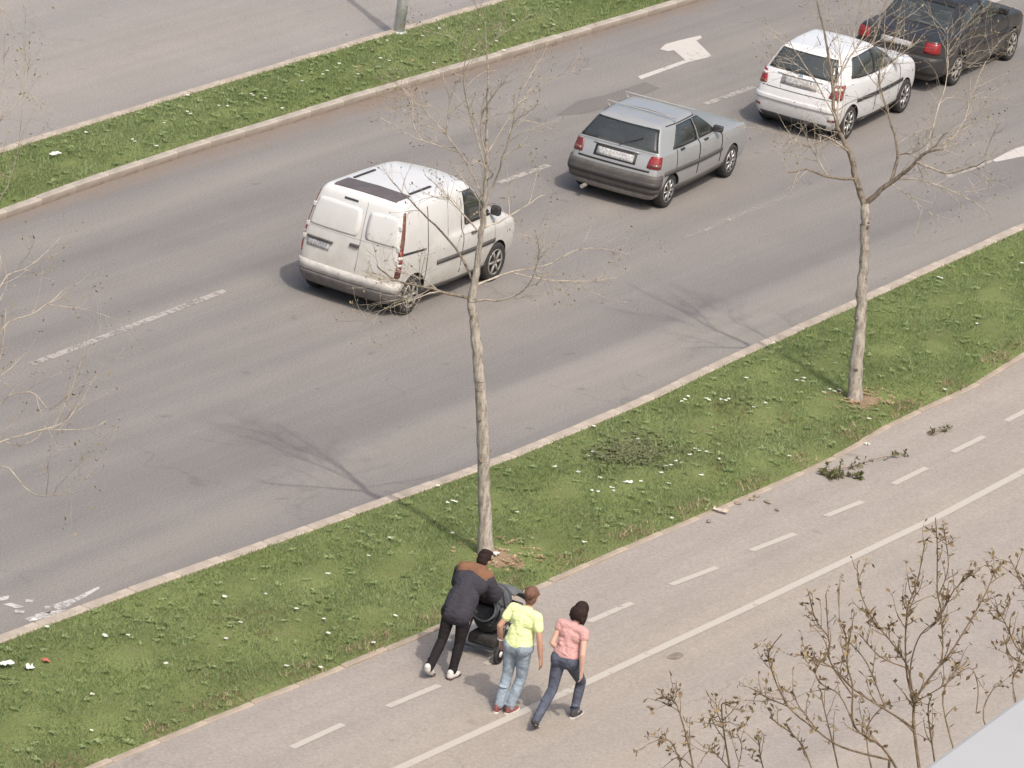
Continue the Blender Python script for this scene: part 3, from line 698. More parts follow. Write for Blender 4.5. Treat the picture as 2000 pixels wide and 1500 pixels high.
    skin(sh, 'front_bumper', [(15.2, 2.1), (19, 2.1), (19, 3.5), (15.2, 3.5)], .03, M_trim, root, 14, 4, thick=.05)
    skin(sh, 'front_bumper', [(-15.2, 2.1), (-19, 2.1), (-19, 3.5), (-15.2, 3.5)], .03, M_trim, root, 14, 4, thick=.05)
    skin(sh, 'grille', [(16.8, 4.0), (19, 4.0), (19, 4.95), (16.8, 4.95)], .005, M_black, root, 8, 3); skin(sh, 'grille', [(-16.8, 4.0), (-19, 4.0), (-19, 4.95), (-16.8, 4.95)], .005, M_black, root, 8, 3)
    skin(sh, 'plate_recess', [(-1.5, 3.98), (1.5, 3.98), (1.5, 5.1), (-1.5, 5.1)], .006, M_black, root, 8, 4)
    skin(sh, 'licence_plate', [(-1.32, 4.08), (1.32, 4.08), (1.32, 4.66), (-1.32, 4.66)], .014, M_plate, root, 8, 3)
    skin(sh, 'tailgate_handle', [(-1.7, 4.98), (1.7, 4.98), (1.7, 5.22), (-1.7, 5.22)], .016, body_m, root, 8, 1)
    for s in (1, -1): seam(sh, root, (3.95*s if 0 else 2.9*s, 3.7), (2.9*s, 4.05), .02)
    seam(sh, root, (-2.9, 3.72), (2.9, 3.72), .06)
    seam(sh, root, (-3.8, 5.75), (3.8, 5.75), .03)
    # roof bars
    for x in (.30, 1.02):
        pts = drape(body, [(x, y) for y in np.linspace(-.56, .56, 9)], 0); b = MB(); b.tube([(x, -.60, pts[0].z-.02), (x, -.60, 1.43), (x, .66, 1.43), (x, .60, pts[-1].z-.02)], .013, 6)
        b.build('roof_bar', simple('roof_bar_steel', (.34, .335, .32), .6, .1), root)
    a = drape_panel(body, 'roof_seam', .44, .455, -.5, .5, .003, M_black, root, 1, 10)
    e = MB(); e.tube([(-.55, .45, .2), (-.72, .45, .2)], .035, 10); e.build('exhaust', M_rimd, root)
    u = MB(); u.box((1.25, 0, .22), (3.4, 1.2, .10)); u.build('underbody', M_under, root)
    seats(root, (.25, 1.15), .36)
    sw = MB(); sw.tube([(1.42+.06*math.sin(t), .36+.19*math.cos(t), .85+.18*math.sin(t)) for t in np.linspace(0, 2*math.pi, 17)], .014, 6); sw.build('steering_wheel', M_black, root)
    ds = MB(); ds.box((1.78, 0, .80), (.42, 1.28, .24)); bevel(ds.build('dashboard', M_cabin, root), .05)
    ps = MB(); ps.box((-.18, 0, .88), (.42, 1.12, .03)); ps.build('parcel_shelf', simple('shelf', (.30, .32, .31), .9), root)
    for x, y in W: wheel(root, x, y*1.01, .288, .175, M_rim, 0 if x < 1 else .03, 8)
    return root
silver_hatch()

# ---- white three-door hatchback
def white_hatch():
    root = empty('hatchback', (16.25, 4.03, 0), .085)
    tag(root, 'white hatchback with red corner tail lights right behind the dark car', 'car')
    xs = [-.33, .0, .40, 1.00, 1.62, 1.92, 2.46, 2.80]
    rings = [lower((.20, .20, .22), -.45, 3.05, .0, .0, .0, rc=.0, bowf=.1),
             lower((.21, .20, .22), -.52, 3.0, .64, .70, .64),
             lower((.32, .28, .30), -.63, 3.10, .76, .79, .72, rc=.22),
             lower((.54, .50, .52), -.675, 3.16, .80, .82, .74, rc=.24, bow=.07),
             lower((.78, .76, .74), -.63, 3.12, .78, .82, .73, rc=.22, bow=.07),
             lower((1.00, .95, .90), -.555, 2.98, .75, .80, .68, rc=.20, bow=.07),
             dict(z=(1.06, 1.01, 1.03), xr=-.52, xf=2.20, wr=.725, wm=.765, wf=.72, rc=.18, bow=.07, side=[-.30, .02, .40, 1.0, 1.58, 1.86], zc=.015),
             dict(z=(1.25, 1.24, 1.25), xr=-.40, xf=1.72, wr=.645, wm=.70, wf=.66, rc=.15, bow=.07, side=[-.22, .08, .42, .98, 1.36, 1.50]),
             dict(z=(1.415, 1.43, 1.42), xr=-.27, xf=1.30, wr=.56, wm=.60, wf=.57, rc=.12, bow=.07, side=[-.10, .14, .44, .92, 1.08, 1.14]),
             dict(z=(1.465, 1.485, 1.465), xr=-.16, xf=1.18, wr=.46, wm=.50, wf=.47, rc=.1, bow=.05, side=[.0, .2, .46, .9, 1.02, 1.08]),
             dict(z=(1.485, 1.50, 1.48), xr=-.06, xf=1.04, wr=.0, wm=.0, wf=.0, rc=.0, bow=.0, side=[.06, .24, .48, .86, .95, 1.0])]
    sh = Shell(rings, xs); bm_ = paint('white_paint', (.66, .665, .665), .28, 0, (.36, .34, .30), .4)
    rear = [(-3.4, 6.1), (3.4, 6.1), (3.55, 7.85), (-3.55, 7.85)]
    rd = lambda s: [(6.9*s, 6.3), (8.95*s, 6.12), (8.93*s, 7.9), (7.1*s, 7.75)]
    fd = lambda s: [(9.05*s, 6.12), (11.2*s, 6.12), (10.9*s, 7.88), (9.03*s, 7.9)]
    wind = [(12.4, 6.2), (19, 6.2), (19, 7.8), (12.2, 7.8)]; wl = [(-u, v) for u, v in wind]
    sides = [f(s) for s in (1, -1) for f in (rd, fd)]
    W = [(0, .7), (0, -.7), (2.46, .7), (2.46, -.7)]
    body = car_body(sh, 'body', bm_, root, W, .345, [(q, 0) for q in [rear]+sides+[wind, wl]])
    win = glaze(sh, root, [(rear, M_glassd)]+[(q, M_glassd) for q in sides]+[(wind, M_glass), (wl, M_glass)], M_glass)
    for s in (1, -1):
        skin(sh, 'pillar_trim', [(8.9*s, 6.1), (9.1*s, 6.1), (9.08*s, 7.9), (8.9*s, 7.9)], .006, M_black, root, 2, 6)
        tl = skin(sh, 'tail_light', [(2.7*s, 4.1), (5.5*s, 4.0), (6.2*s, 5.6), (3.5*s, 5.35)], .012, M_red, root, 8, 6, .25)
        skin(sh, 'lamp_lens', [(3.2*s, 4.65), (5.0*s, 4.65), (5.1*s, 4.9), (3.3*s, 4.9)], .018, M_clear, tl, 6, 2, .3)
        skin(sh, 'rub_strip', [(7.5*s, 3.5), (11.6*s, 3.5), (11.6*s, 3.75), (7.5*s, 3.75)], .016, M_black, root, 18, 2)
        skin(sh, 'sill_trim', [(7.3*s, 1.6), (11.6*s, 1.6), (11.6*s, 2.1), (7.3*s, 2.1)], .006, M_black, root, 16, 2)
        for u, v0, v1 in ((9.0, 2.4, 6.0), (11.35, 2.4, 6.0)): seam(sh, root, (u*s, v0), (u*s, v1), .02, mat=M_trim)
        h = MB(); q = sh.at([9.25*s], [5.5])[0]; h.box((q[0]+.1, q[1]+.012*s, q[2]), (.16, .03, .03)); bevel(h.build('door_handle', bm_, root), .006)
        mm = MB(); q = sh.at([11.3*s], [6.25])[0]; mm.box((q[0], q[1]+.10*s, q[2]+.03), (.11, .19, .13)); bevel(mm.build('wing_mirror', bm_, root), .035, 3)
        skin(sh, 'headlight', [(15.4*s, 4.3), (17.9*s, 4.2), (17.6*s, 5.1), (15.2*s, 5.3)], .008, M_clear, root, 6, 4, .3)
    skin(sh, 'plate_recess', [(-1.45, 4.3), (1.45, 4.3), (1.45, 5.15), (-1.45, 5.15)], .004, simple('recess_grey', (.34, .33, .31), .6), root, 8, 4)
    skin(sh, 'licence_plate', [(-1.2, 4.42), (1.2, 4.42), (1.2, 4.92), (-1.2, 4.92)], .012, M_plate, root, 8, 3)
    skin(sh, 'tailgate_handle', [(-1.9, 5.15), (1.9, 5.15), (1.9, 5.33), (-1.9, 5.33)], .02, bm_, root, 8, 1)
    seam(sh, root, (-3.4, 3.95), (3.4, 3.95), .03, mat=M_trim)
    skin(sh, 'bumper_ridge', [(-5.2, 3.05), (5.2, 3.05), (5.2, 3.4), (-5.2, 3.4)], .016, bm_, root, 30, 3, thick=.03)
    for s in (1, -1): skin(sh, 'reflector', [(3.2*s, 2.45), (4.6*s, 2.45), (4.6*s, 2.62), (3.2*s, 2.62)], .008, M_redd, root, 4, 1)
    skin(sh, 'bumper_insert', [(-3.2, 1.3), (3.2, 1.3), (3.3, 2.05), (-3.3, 2.05)], .008, M_black, root, 16, 3)
    em = MB(); q = sh.at([0.0], [5.55])[0]; em.lathe([(.045, -.012), (.045, .0), (.0, .004)], 16, 'z'); e = em.build('badge', M_chrome, root); e.location = (q[0]-.006, 0, q[2]); e.rotation_euler = (0, R(-75), 0)
    w0 = MB(); a = sh.at([.2, 2.0], [6.05, 6.3]); nn = sh.nrm(np.array([.2, 2.0]), np.array([6.05, 6.3])); w0.tube([Vector(a[0]+nn[0]*.02), Vector(a[1]+nn[1]*.025)], .011, 5); w0.build('wiper', M_black, win[0])
    u = MB(); u.box((1.25, 0, .22), (3.4, 1.2, .10)); u.build('underbody', M_under, root)
    seats(root, (.25, 1.2), .36, .5)
    ds = MB(); ds.box((1.85, 0, .86), (.42, 1.24, .24)); bevel(ds.build('dashboard', M_cabin, root), .05)
    an = MB(); pz = drape(body, [(.15, 0)], 0)[0].z; an.tube([(.15, 0, pz-.01), (-.1, 0, pz+.2)], [.008, .004], 5); an.build('aerial', M_black, root)
    for x, y in W: wheel(root, x, y*1.01, .302, .185, M_rim, 0 if x < 1 else .03, 7, .72)
    return root
white_hatch()

# ---- charcoal saloon
def dark_saloon():
    root = empty('saloon_car', (21.2, 4.53, 0), .07)
    tag(root, 'dark charcoal saloon car in front of the white hatchback', 'car')
    xs = [-.55, .0, .45, 1.05, 1.68, 1.98, 2.52, 2.92]
    rings = [lower((.20, .20, .22), -.85, 3.0, .0, .0, .0, rc=.0, bowf=.1),
             lower((.21, .20, .22), -.95, 3.1, .64, .70, .64),
             lower((.32, .28, .30), -1.05, 3.18, .78, .80, .74, rc=.22),
             lower((.54, .52, .52), -1.10, 3.24, .82, .845, .77, rc=.24, bow=.07),
             lower((.80, .76, .72), -1.07, 3.20, .81, .845, .76, rc=.2, bow=.06),
             lower((.97, .92, .84), -.99, 3.08, .77, .82, .72, rc=.16, bow=.05),
             dict(z=(1.02, .985, .985), xr=-.30, xf=2.20, wr=.70, wm=.785, wf=.74, rc=.14, bow=-.08, side=[-.15, .05, .45, 1.05, 1.62, 1.90], zc=.012),
             dict(z=(1.20, 1.20, 1.20), xr=-.02, xf=1.76, wr=.63, wm=.715, wf=.67, rc=.12, bow=-.05, side=[.06, .20, .48, 1.03, 1.40, 1.54]),
             dict(z=(1.36, 1.375, 1.36), xr=.26, xf=1.36, wr=.55, wm=.61, wf=.58, rc=.1, bow=-.03, side=[.33, .40, .56, 1.0, 1.14, 1.22]),
             dict(z=(1.405, 1.42, 1.405), xr=.38, xf=1.26, wr=.46, wm=.51, wf=.48, rc=.08, bow=-.02, side=[.42, .48, .6, .95, 1.06, 1.12]),
             dict(z=(1.42, 1.435, 1.42), xr=.48, xf=1.12, wr=.0, wm=.0, wf=.0, rc=.0, bow=.0, side=[.52, .56, .64, .9, 1.0, 1.04])]
    sh = Shell(rings, xs); bm_ = paint('charcoal_paint', (.020, .019, .019), .32, 0, (.2, .17, .14), .22)
    rear = [(-3.8, 6.12), (3.8, 6.12), (3.7, 7.88), (-3.7, 7.88)]
    rd = lambda s: [(7.0*s, 6.2), (8.93*s, 6.12), (8.92*s, 7.88), (7.5*s, 7.8)]
    fd = lambda s: [(9.1*s, 6.12), (11.2*s, 6.12), (10.9*s, 7.85), (9.1*s, 7.88)]
    wind = [(12.4, 6.2), (19, 6.2), (19, 7.8), (12.2, 7.8)]; wl = [(-u, v) for u, v in wind]
    sides = [f(s) for s in (1, -1) for f in (rd, fd)]; W = [(0, .72), (0, -.72), (2.52, .72), (2.52, -.72)]
    body = car_body(sh, 'body', bm_, root, W, .345, [(q, 0) for q in [rear]+sides+[wind, wl]])
    glaze(sh, root, [(rear, M_glass)]+[(q, M_glass) for q in sides]+[(wind, M_glass), (wl, M_glass)], M_glass)
    for s in (1, -1):
        skin(sh, 'tail_light', [(2.2*s, 3.75), (5.2*s, 3.75), (5.3*s, 4.7), (2.3*s, 4.7)], .012, M_red, root, 8, 5, .2)
        skin(sh, 'rub_strip', [(6.9*s, 3.4), (11.6*s, 3.4), (11.6*s, 3.7), (6.9*s, 3.7)], .016, M_black, root, 18, 2)
        for u, v0, v1 in ((9.0, 2.4, 6.0), (11.35, 2.4, 6.0), (7.4, 3.4, 6.0)): seam(sh, root, (u*s, v0), (u*s, v1), .025)
        mm = MB(); q = sh.at([11.3*s], [6.25])[0]; mm.box((q[0], q[1]+.10*s, q[2]+.03), (.10, .19, .12)); bevel(mm.build('wing_mirror', bm_, root), .03, 3)
        skin(sh, 'headlight', [(15.4*s, 4.1), (17.9*s, 4.1), (17.6*s, 4.9), (15.2*s, 5.0)], .008, M_clear, root, 6, 4, .3)
        p = sh.at([9.25*s, 7.6*s], [5.55, 5.55])
        for q in p: h = MB(); h.box((q[0]+.12, q[1]+.012*s, q[2]), (.14, .03, .03)); bevel(h.build('door_handle', M_black, root), .006)
    skin(sh, 'licence_plate', [(-1.2, 3.9), (1.2, 3.9), (1.2, 4.4), (-1.2, 4.4)], .012, M_plate, root, 8, 3)
    skin(sh, 'rear_bumper', [(-6.2, 2.2), (6.2, 2.2), (6.2, 3.5), (-6.2, 3.5)], .03, M_black, root, 40, 5, thick=.05)
    seam(sh, root, (-3.0, 5.3), (3.0, 5.3), .03)
    u = MB(); u.box((1.25, 0, .22), (3.6, 1.2, .10)); u.build('underbody', M_under, root)
    seats(root, (.45, 1.3), .36, .48)
    ps = MB(); ps.box((.05, 0, .93), (.40, 1.12, .03)); ps.build('parcel_shelf', simple('shelf', (.30, .32, .31), .9), root)
    for x, y in W: wheel(root, x, y*1.01, .302, .185, M_rimd, 0 if x < 1 else .03, 7, .72)
    return root
dark_saloon()

# ---- white panel van
def panel_van():
    root = empty('panel_van', (1.42, 3.64, 0), .0263)
    tag(root, 'dusty white panel van with blank rear doors and tall tail lights', 'van')
    xs = [-.30, .0, .62, 1.36, 2.06, 2.36, 2.58, 2.90]
    rings = [lower((.22, .22, .24), -.4, 3.1, .0, .0, .0, rc=.0, bowf=.1),
             lower((.23, .22, .24), -.48, 3.14, .70, .74, .68),
             lower((.36, .33, .35), -.57, 3.24, .84, .87, .80, rc=.16),
             lower((.58, .58, .58), -.60, 3.31, .875, .905, .83, rc=.17, bow=.05),
             lower((.90, .88, .86), -.565, 3.27, .875, .91, .82, rc=.15, bow=.05),
             lower((1.10, 1.01, .98), -.535, 3.10, .855, .895, .76, rc=.14, bow=.05),
             dict(z=(1.22, 1.11, 1.13), xr=-.515, xf=2.80, wr=.845, wm=.865, wf=.78, rc=.14, bow=.05, side=[-.32, .0, .62, 1.36, 2.02, 2.34], zc=.01),
             dict(z=(1.49, 1.44, 1.44), xr=-.455, xf=2.36, wr=.795, wm=.81, wf=.735, rc=.13, bow=.05, side=[-.28, .02, .62, 1.35, 1.84, 2.0]),
             dict(z=(1.70, 1.70, 1.68), xr=-.39, xf=1.96, wr=.735, wm=.74, wf=.67, rc=.12, bow=.05, side=[-.22, .04, .62, 1.34, 1.62, 1.70]),
             dict(z=(1.775, 1.785, 1.76), xr=-.30, xf=1.80, wr=.655, wm=.655, wf=.58, rc=.1, bow=.05, side=[-.14, .08, .62, 1.30, 1.52, 1.60]),
             dict(z=(1.80, 1.82, 1.79), xr=-.18, xf=1.66, wr=.0, wm=.0, wf=.0, rc=.0, bow=.0, side=[-.08, .12, .62, 1.28, 1.44, 1.52])]
    sh = Shell(rings, xs); bm_ = paint('van_white_paint', (.64, .64, .625), .3, 0, (.38, .35, .29), .75, .25, 1.6)
    fd = lambda s: [(9.25*s, 6.15), (11.15*s, 6.05), (10.9*s, 7.8), (9.25*s, 7.75)]
    wind = [(12.4, 6.2), (19, 6.2), (19, 7.8), (12.2, 7.8)]; wl = [(-u, v) for u, v in wind]
    W = [(0, .76), (0, -.76), (2.58, .76), (2.58, -.76)]
    body = car_body(sh, 'body', bm_, root, W, .365, [(q, 0) for q in [fd(1), fd(-1), wind, wl]])
    glaze(sh, root, [(fd(1), M_glass), (fd(-1), M_glass), (wind, M_glass), (wl, M_glass)], M_glass)
    for s in (1, -1):
        tl = skin(sh, 'tail_light', [(3.85*s, 3.3), (5.45*s, 3.3), (5.3*s, 7.75), (4.4*s, 7.75)], .012, M_amber, root, 4, 16, .1)
        for v0, v1, mt in ((4.55, 5.0, M_red), (4.28, 4.52, M_clear), (4.05, 4.24, M_red), (3.85, 4.0, M_clear), (3.5, 3.8, M_redd), (5.05, 5.35, M_redd)):
            skin(sh, 'lamp_lens', [(3.98*s, v0), (5.35*s, v0), (5.35*s, v1), (4.02*s, v1)], .018, mt, tl, 4, 2, .2)
        skin(sh, 'door_rail', [(5.45*s, 4.58), (7.45*s, 4.58), (7.45*s, 4.76), (5.45*s, 4.76)], .010, M_black, root, 14, 1)
        skin(sh, 'rub_strip', [(8.0*s, 3.35), (11.4*s, 3.35), (11.4*s, 3.55), (8.0*s, 3.55)], .014, M_trim, root, 16, 1)
        skin(sh, 'sill_trim', [(7.2*s, 1.6), (11.3*s, 1.6), (11.3*s, 2.05), (7.2*s, 2.05)], .006, M_trim, root, 16, 2)
        for u, v0, v1 in ((9.02, 2.4, 7.9), (11.3, 2.4, 6.0), (7.55, 2.6, 7.7)): seam(sh, root, (u*s, v0), (u*s, v1), .016, mat=M_trim)
        seam(sh, root, (9.05*s, 5.05), (11.3*s, 5.0), .012, mat=M_trim)
        mm = MB(); q = sh.at([11.2*s], [6.15])[0]; mm.box((q[0]+.03, q[1]+.10*s, q[2]+.05), (.10, .17, .16)); bevel(mm.build('wing_mirror', M_black, root), .04, 3)
        skin(sh, 'headlight', [(14.6*s, 4.0), (17.4*s, 3.9), (17.0*s, 5.0), (14.2*s, 5.3)], .008, M_clear, root, 6, 4, .3)
        h = MB(); q = sh.at([9.3*s], [5.0])[0]; h.box((q[0]+.1, q[1]+.014*s, q[2]), (.16, .03, .035)); bevel(h.build('door_handle', M_trim, root), .006)
        drape_panel(body, 'roof_rail', .20, .82, .50*s-.02, .50*s+.02, .018, M_black, root, 8, 1)
    seam(sh, root, (-.6, 3.2), (-.6, 7.9), .02, mat=simple('door_gap', (.30, .29, .27), .7))
    seam(sh, root, (-3.6, 5.1), (3.6, 5.1), .018, mat=simple('door_gap', (.30, .29, .27), .7))
    skin(sh, 'door_panel', [(-.4, 5.3), (3.6, 5.3), (3.6, 7.4), (-.4, 7.4)], .006, bm_, root, 12, 8, .3, thick=.02)
    skin(sh, 'door_panel', [(-3.6, 5.3), (-.8, 5.3), (-.8, 7.4), (-3.6, 7.4)], .006, bm_, root, 10, 8, .3, thick=.02)
    skin(sh, 'high_brake_light', [(.1, 7.68), (1.1, 7.68), (1.1, 7.82), (.1, 7.82)], .012, M_black, root, 6, 1)
    drape_panel(body, 'roof_hatch', -.285, .13, -.56, .56, .012, simple('roof_hatch_fabric', (.098, .086, .088), .75, var=.15, scale=4), root, 6, 12)
    skin(sh, 'rear_bumper', [(-6.2, 1.35), (6.2, 1.35), (6.2, 2.36), (-6.2, 2.36)], .034, simple('van_bumper', (.12, .11, .105), .6, var=.25), root, 40, 5, thick=.06)
    skin(sh, 'bumper_step', [(-5.9, 2.42), (5.9, 2.42), (5.9, 3.02), (-5.9, 3.02)], .026, simple('dusty_white_plastic', (.50, .485, .45), .65, var=.2, scale=5), root, 20, 2, thick=.04)
    skin(sh, 'licence_plate', [(-3.35, 3.75), (-1.15, 3.75), (-1.15, 4.15), (-3.35, 4.15)] if False else [(1.2, 3.72), (3.1, 3.72), (3.1, 4.12), (1.2, 4.12)], .014, M_plate, root, 8, 3)
    skin(sh, 'plate_housing', [(1.0, 4.14), (3.2, 4.14), (3.2, 4.3), (1.0, 4.3)], .028, M_trim, root, 8, 1)
    h = MB(); q = sh.at([-.3], [4.5])[0]; h.box((q[0]-.015, q[1], q[2]), (.04, .16, .05)); bevel(h.build('door_handle', M_trim, root), .008)
    for u_ in (3.95, -3.95):
        for v_ in (4.1, 5.2, 6.8): h = MB(); q = sh.at([u_], [v_])[0]; h.box((q[0]-.01, q[1], q[2]), (.035, .05, .07)); bevel(h.build('hinge', bm_, root), .008)
    u = MB(); u.box((1.35, 0, .25), (3.6, 1.3, .10)); u.build('underbody', M_under, root)
    seats(root, (1.5,), .40, .52); bk = MB(); bk.box((1.05, 0, .95), (.03, 1.4, 1.1)); bk.build('bulkhead', M_cabin, root)
    ds = MB(); ds.box((2.3, 0, .95), (.42, 1.4, .22)); bevel(ds.build('dashboard', M_cabin, root), .05)
    for x, y in W: wheel(root, x, y*1.02, .318, .195, M_rimd, 0, 6, .66)
    return root
panel_van()
# ------------------------------------------------------------------ trees
def bez(P, n=5):
    """Catmull-Rom resampling of a polyline"""
    P = [np.array(p, float) for p in P]
    if len(P) < 3: return [P[0]+(P[-1]-P[0])*i/n for i in range(n+1)]
    out = []
    for i in range(len(P)-1):
        a, b, c, d = P[max(i-1, 0)], P[i], P[i+1], P[min(i+2, len(P)-1)]
        for k in range(n):
            t = k/n; out.append(.5*((2*b)+(c-a)*t+(2*a-5*b+4*c-d)*t*t+(3*b-a-3*c+d)*t**3))
    out.append(P[-1]); return out
def taper(n, r0, r1, p=1.0): return [r0+(r1-r0)*(i/(n-1))**p for i in range(n)]
def shoot(start, d, L, r0, curve, up, nseg=6):
    P = [np.array(start, float)]; d = d/np.linalg.norm(d); cv = rng.normal(0, 1, 3)*curve
    for i in range(nseg):
        d = d+cv/nseg+rng.normal(0, .10, 3)+np.array([0, 0, up/nseg]); d /= np.linalg.norm(d); P.append(P[-1]+d*L/nseg)
    return P
def grow(parents, n, L, r, ang, up, curve, t0=.25, nseg=6, flat_=None):
    out = []; lens = np.array([np.linalg.norm(np.array(p[0][-1])-np.array(p[0][0])) for p in parents]); pr = lens/lens.sum()
    for _ in range(n):
        P, R_ = parents[rng.choice(len(parents), p=pr)]
        t = rng.uniform(t0, 1)*(len(P)-1.001); i = int(t); s = np.array(P[i])+(np.array(P[i+1])-np.array(P[i]))*(t-i)
        d = np.array(P[i+1])-np.array(P[i]); d = d/max(np.linalg.norm(d), 1e-6)
        q = rng.normal(0, 1, 3); q -= d*(q@d); q /= np.linalg.norm(q); an = rng.uniform(*ang)
        d2 = d*math.cos(an)+q*math.sin(an); l = rng.uniform(*L)*(1-.45*t/len(P)); rr = min(rng.uniform(*r), np.interp(t, range(len(R_)), R_)*.8)
        Q = shoot(s, d2, l, rr, curve, up, nseg); out.append((Q, taper(len(Q), rr, rr*.35)))
    return out
def tubes(name, L, mat, parent, n=5, kind=None):
    b = MB()
    for P, r in L: b.tube(P, r, n, cap=False)
    o = b.build(name, mat, parent, True)
    if kind: tag(o, kind=kind)
    return o
def buds(name, L, per, size, mat, parent, tip=True):
    V = []; Fc = []; T = []
    for P, _ in L:
        k = rng.poisson(per)+(1 if tip else 0)
        for j in range(k):
            t = (len(P)-1) if (tip and j == 0) else rng.uniform(.3, 1)*(len(P)-1.001); i = min(int(t), len(P)-2); s = np.array(P[i])+(np.array(P[i+1])-np.array(P[i]))*(t-i)
            d = rng.normal(0, 1, 3); d[2] += .3; d /= np.linalg.norm(d); q = np.cross(d, rng.normal(0, 1, 3)); q /= np.linalg.norm(q); l = size*rng.uniform(.3, 1.7); wq = l*rng.uniform(.25, .65)
            n = len(V); V += [s-d*l*.1, s+d*l*.5+q*wq/2, s+d*l, s+d*l*.5-q*wq/2]; Fc.append((n, n+1, n+2, n+3)); T += [rng.uniform(0, 1)]*4
    o = mesh(name, V, Fc, mat, parent); at = o.data.attributes.new('tone', 'FLOAT', 'POINT'); at.data.foreach_set('value', T); tag(o, kind='stuff'); return o
def bare_tree(base, trunk, rt, limbs, label, seed, nn=(26, 110, 330), name='bare_tree', knots=True, side_up=.25):
    global rng; rng = np.random.default_rng(seed)
    root = empty(name, base); inv = lambda P: [p-base for p in P]
    tag(root, label, 'tree', 'bare young trees in the verge')
    TP = bez(inv([above(px, py, base) for px, py in trunk]), 5); TP[0][2] = -.03
    rad = list(np.interp(np.linspace(0, 1, len(TP)), np.linspace(0, 1, len(rt)), rt))
    tp = [p+np.append(rng.normal(0, .008, 2), 0) for p in TP]; rb = [r_*(1+rng.uniform(-.07, .09)) for r_ in rad]; rb[0] *= 1.25
    tubes('trunk', [(tp, rb)], M_trunk, root, 12)
    if knots:
        for k in range(14):
            i = rng.integers(4, len(tp)-4); a = rng.uniform(0, 6.28); p = tp[i]; r_ = rb[i]; d = np.array([math.cos(a), math.sin(a), .25])
            b = MB(); b.tube([p+d*r_*.5, p+d*r_*1.12, p+d*r_*1.22], [r_*.42, r_*.30, r_*.10], 7); b.build('knot', M_branch, root, True)
    main = []
    for pts, r0, r1, dz in limbs:
        P = []
        m_ = len(pts)
        # start on whatever already stands there, then lean away in depth
        st = above(*pts[0], base)-CAM; st = st/np.linalg.norm(st); ex = [q for Pq, _ in main for q in Pq]+list(tp)
        nd = min(ex, key=lambda q: np.linalg.norm((q+base-CAM)-st*((q+base-CAM)@st)))
        d0 = float(nd@vdir)
        for i, (px, py) in enumerate(pts): P.append(above(px, py, base, d0+dz*i/(m_-1)))
        P[0] = nd+base
        P = bez(inv(P), 4); P = [q+rng.normal(0, .006, 3)*(0 if j == 0 else 1) for j, q in enumerate(P)]; Rr = taper(len(P), r0, r1, .8); main.append((P, Rr)); tubes('branch', [(P, Rr)], M_branch if r0 > .02 else M_twig, root, 7)
    top = [(tp[len(tp)//2:], rb[len(tp)//2:])]
    par = main+(top if rt[-1] < .03 else [])
    l1 = grow(par, nn[0], (.9, 1.9), (.008, .015), (.5, 1.15), side_up, .5, .2)
    l2 = grow(l1+main, nn[1], (.45, 1.1), (.004, .0075), (.4, 1.0), .3, .6, .2)
    l3 = grow(l2+l1, nn[2], (.18, .5), (.0028, .0045), (.4, 1.1), .2, .7, .2, 4)
    a = tubes('limbs', l1, M_twig, root, 5, 'stuff'); tubes('twigs', l2, M_twig, a, 4, 'stuff'); tubes('fine_twigs', l3, M_twig, a, 3, 'stuff')
    buds('buds', l3+l2, .8, .030, M_bud, a)
    return root
T1, T2, T0 = TREES
bare_tree(T1, ((948, 1092), (946, 1000), (944, 900), (941, 800), (933, 700), (927, 640), (922, 585), (932, 520), (940, 460), (946, 400), (950, 330), (950, 250), (953, 150), (948, 40)), (.115, .088, .082, .079, .075, .064, .055, .044, .038, .033, .028, .018, .011, .006),
          [(((922, 588), (860, 568), (805, 556), (770, 547), (735, 520)), .026, .008, -.5), (((924, 560), (900, 500), (850, 440), (800, 392), (770, 360)), .022, .007, .8),
           (((940, 448), (985, 428), (1030, 400), (1062, 380)), .014, .005, .6), (((925, 590), (985, 585), (1030, 560), (1052, 500), (1045, 450)), .016, .005, -1.0), (((930, 560), (1000, 530), (1060, 520), (1120, 490)), .016, .005, 1.0),
           (((945, 410), (975, 330), (1000, 250), (1015, 180)), .017, .005, -.5), (((946, 390), (900, 300), (850, 240), (810, 200)), .016, .005, .5), (((948, 330), (920, 230), (905, 150), (915, 80)), .013, .004, -.7), (((950, 300), (1000, 220), (1040, 170)), .012, .004, .8)],
          'slender bare tree with a kinked trunk behind the pushchair', 11, (26, 150, 760))
bare_tree(T2, ((1668, 786), (1672, 720), (1680, 640), (1684, 560), (1688, 480), (1690, 425), (1691, 396)), (.118, .10, .088, .074, .068, .070, .064),
          [(((1690, 402), (1672, 350), (1660, 300), (1643, 268), (1630, 225), (1624, 150), (1613, 80), (1598, 10), (1585, -70)), .055, .008, .6),
           (((1692, 402), (1720, 372), (1760, 342), (1790, 316), (1812, 296), (1842, 290)), .048, .014, -.4), (((1656, 352), (1620, 346), (1578, 332), (1540, 338)), .026, .010, -.7),
           (((1795, 318), (1850, 338), (1900, 325), (1930, 312)), .020, .007, -.9), (((1735, 358), (1752, 312), (1750, 272), (1737, 226), (1716, 150), (1745, 70), (1765, 0)), .028, .007, .8), (((1755, 303), (1775, 300), (1798, 308)), .018, .008, -.2),
           (((1635, 235), (1600, 170), (1560, 110), (1530, 60)), .014, .005, -.6), (((1626, 170), (1660, 110), (1690, 60), (1700, 0)), .013, .005, .6), (((1842, 290), (1880, 240), (1900, 180), (1925, 120)), .012, .004, .5), (((1810, 300), (1830, 220), (1850, 150), (1850, 60)), .013, .004, 1.0), (((1640, 262), (1570, 285), (1530, 255)), .010, .004, .6)],
          'bare forked tree in the verge with two thick limbs', 23, (32, 200, 950))
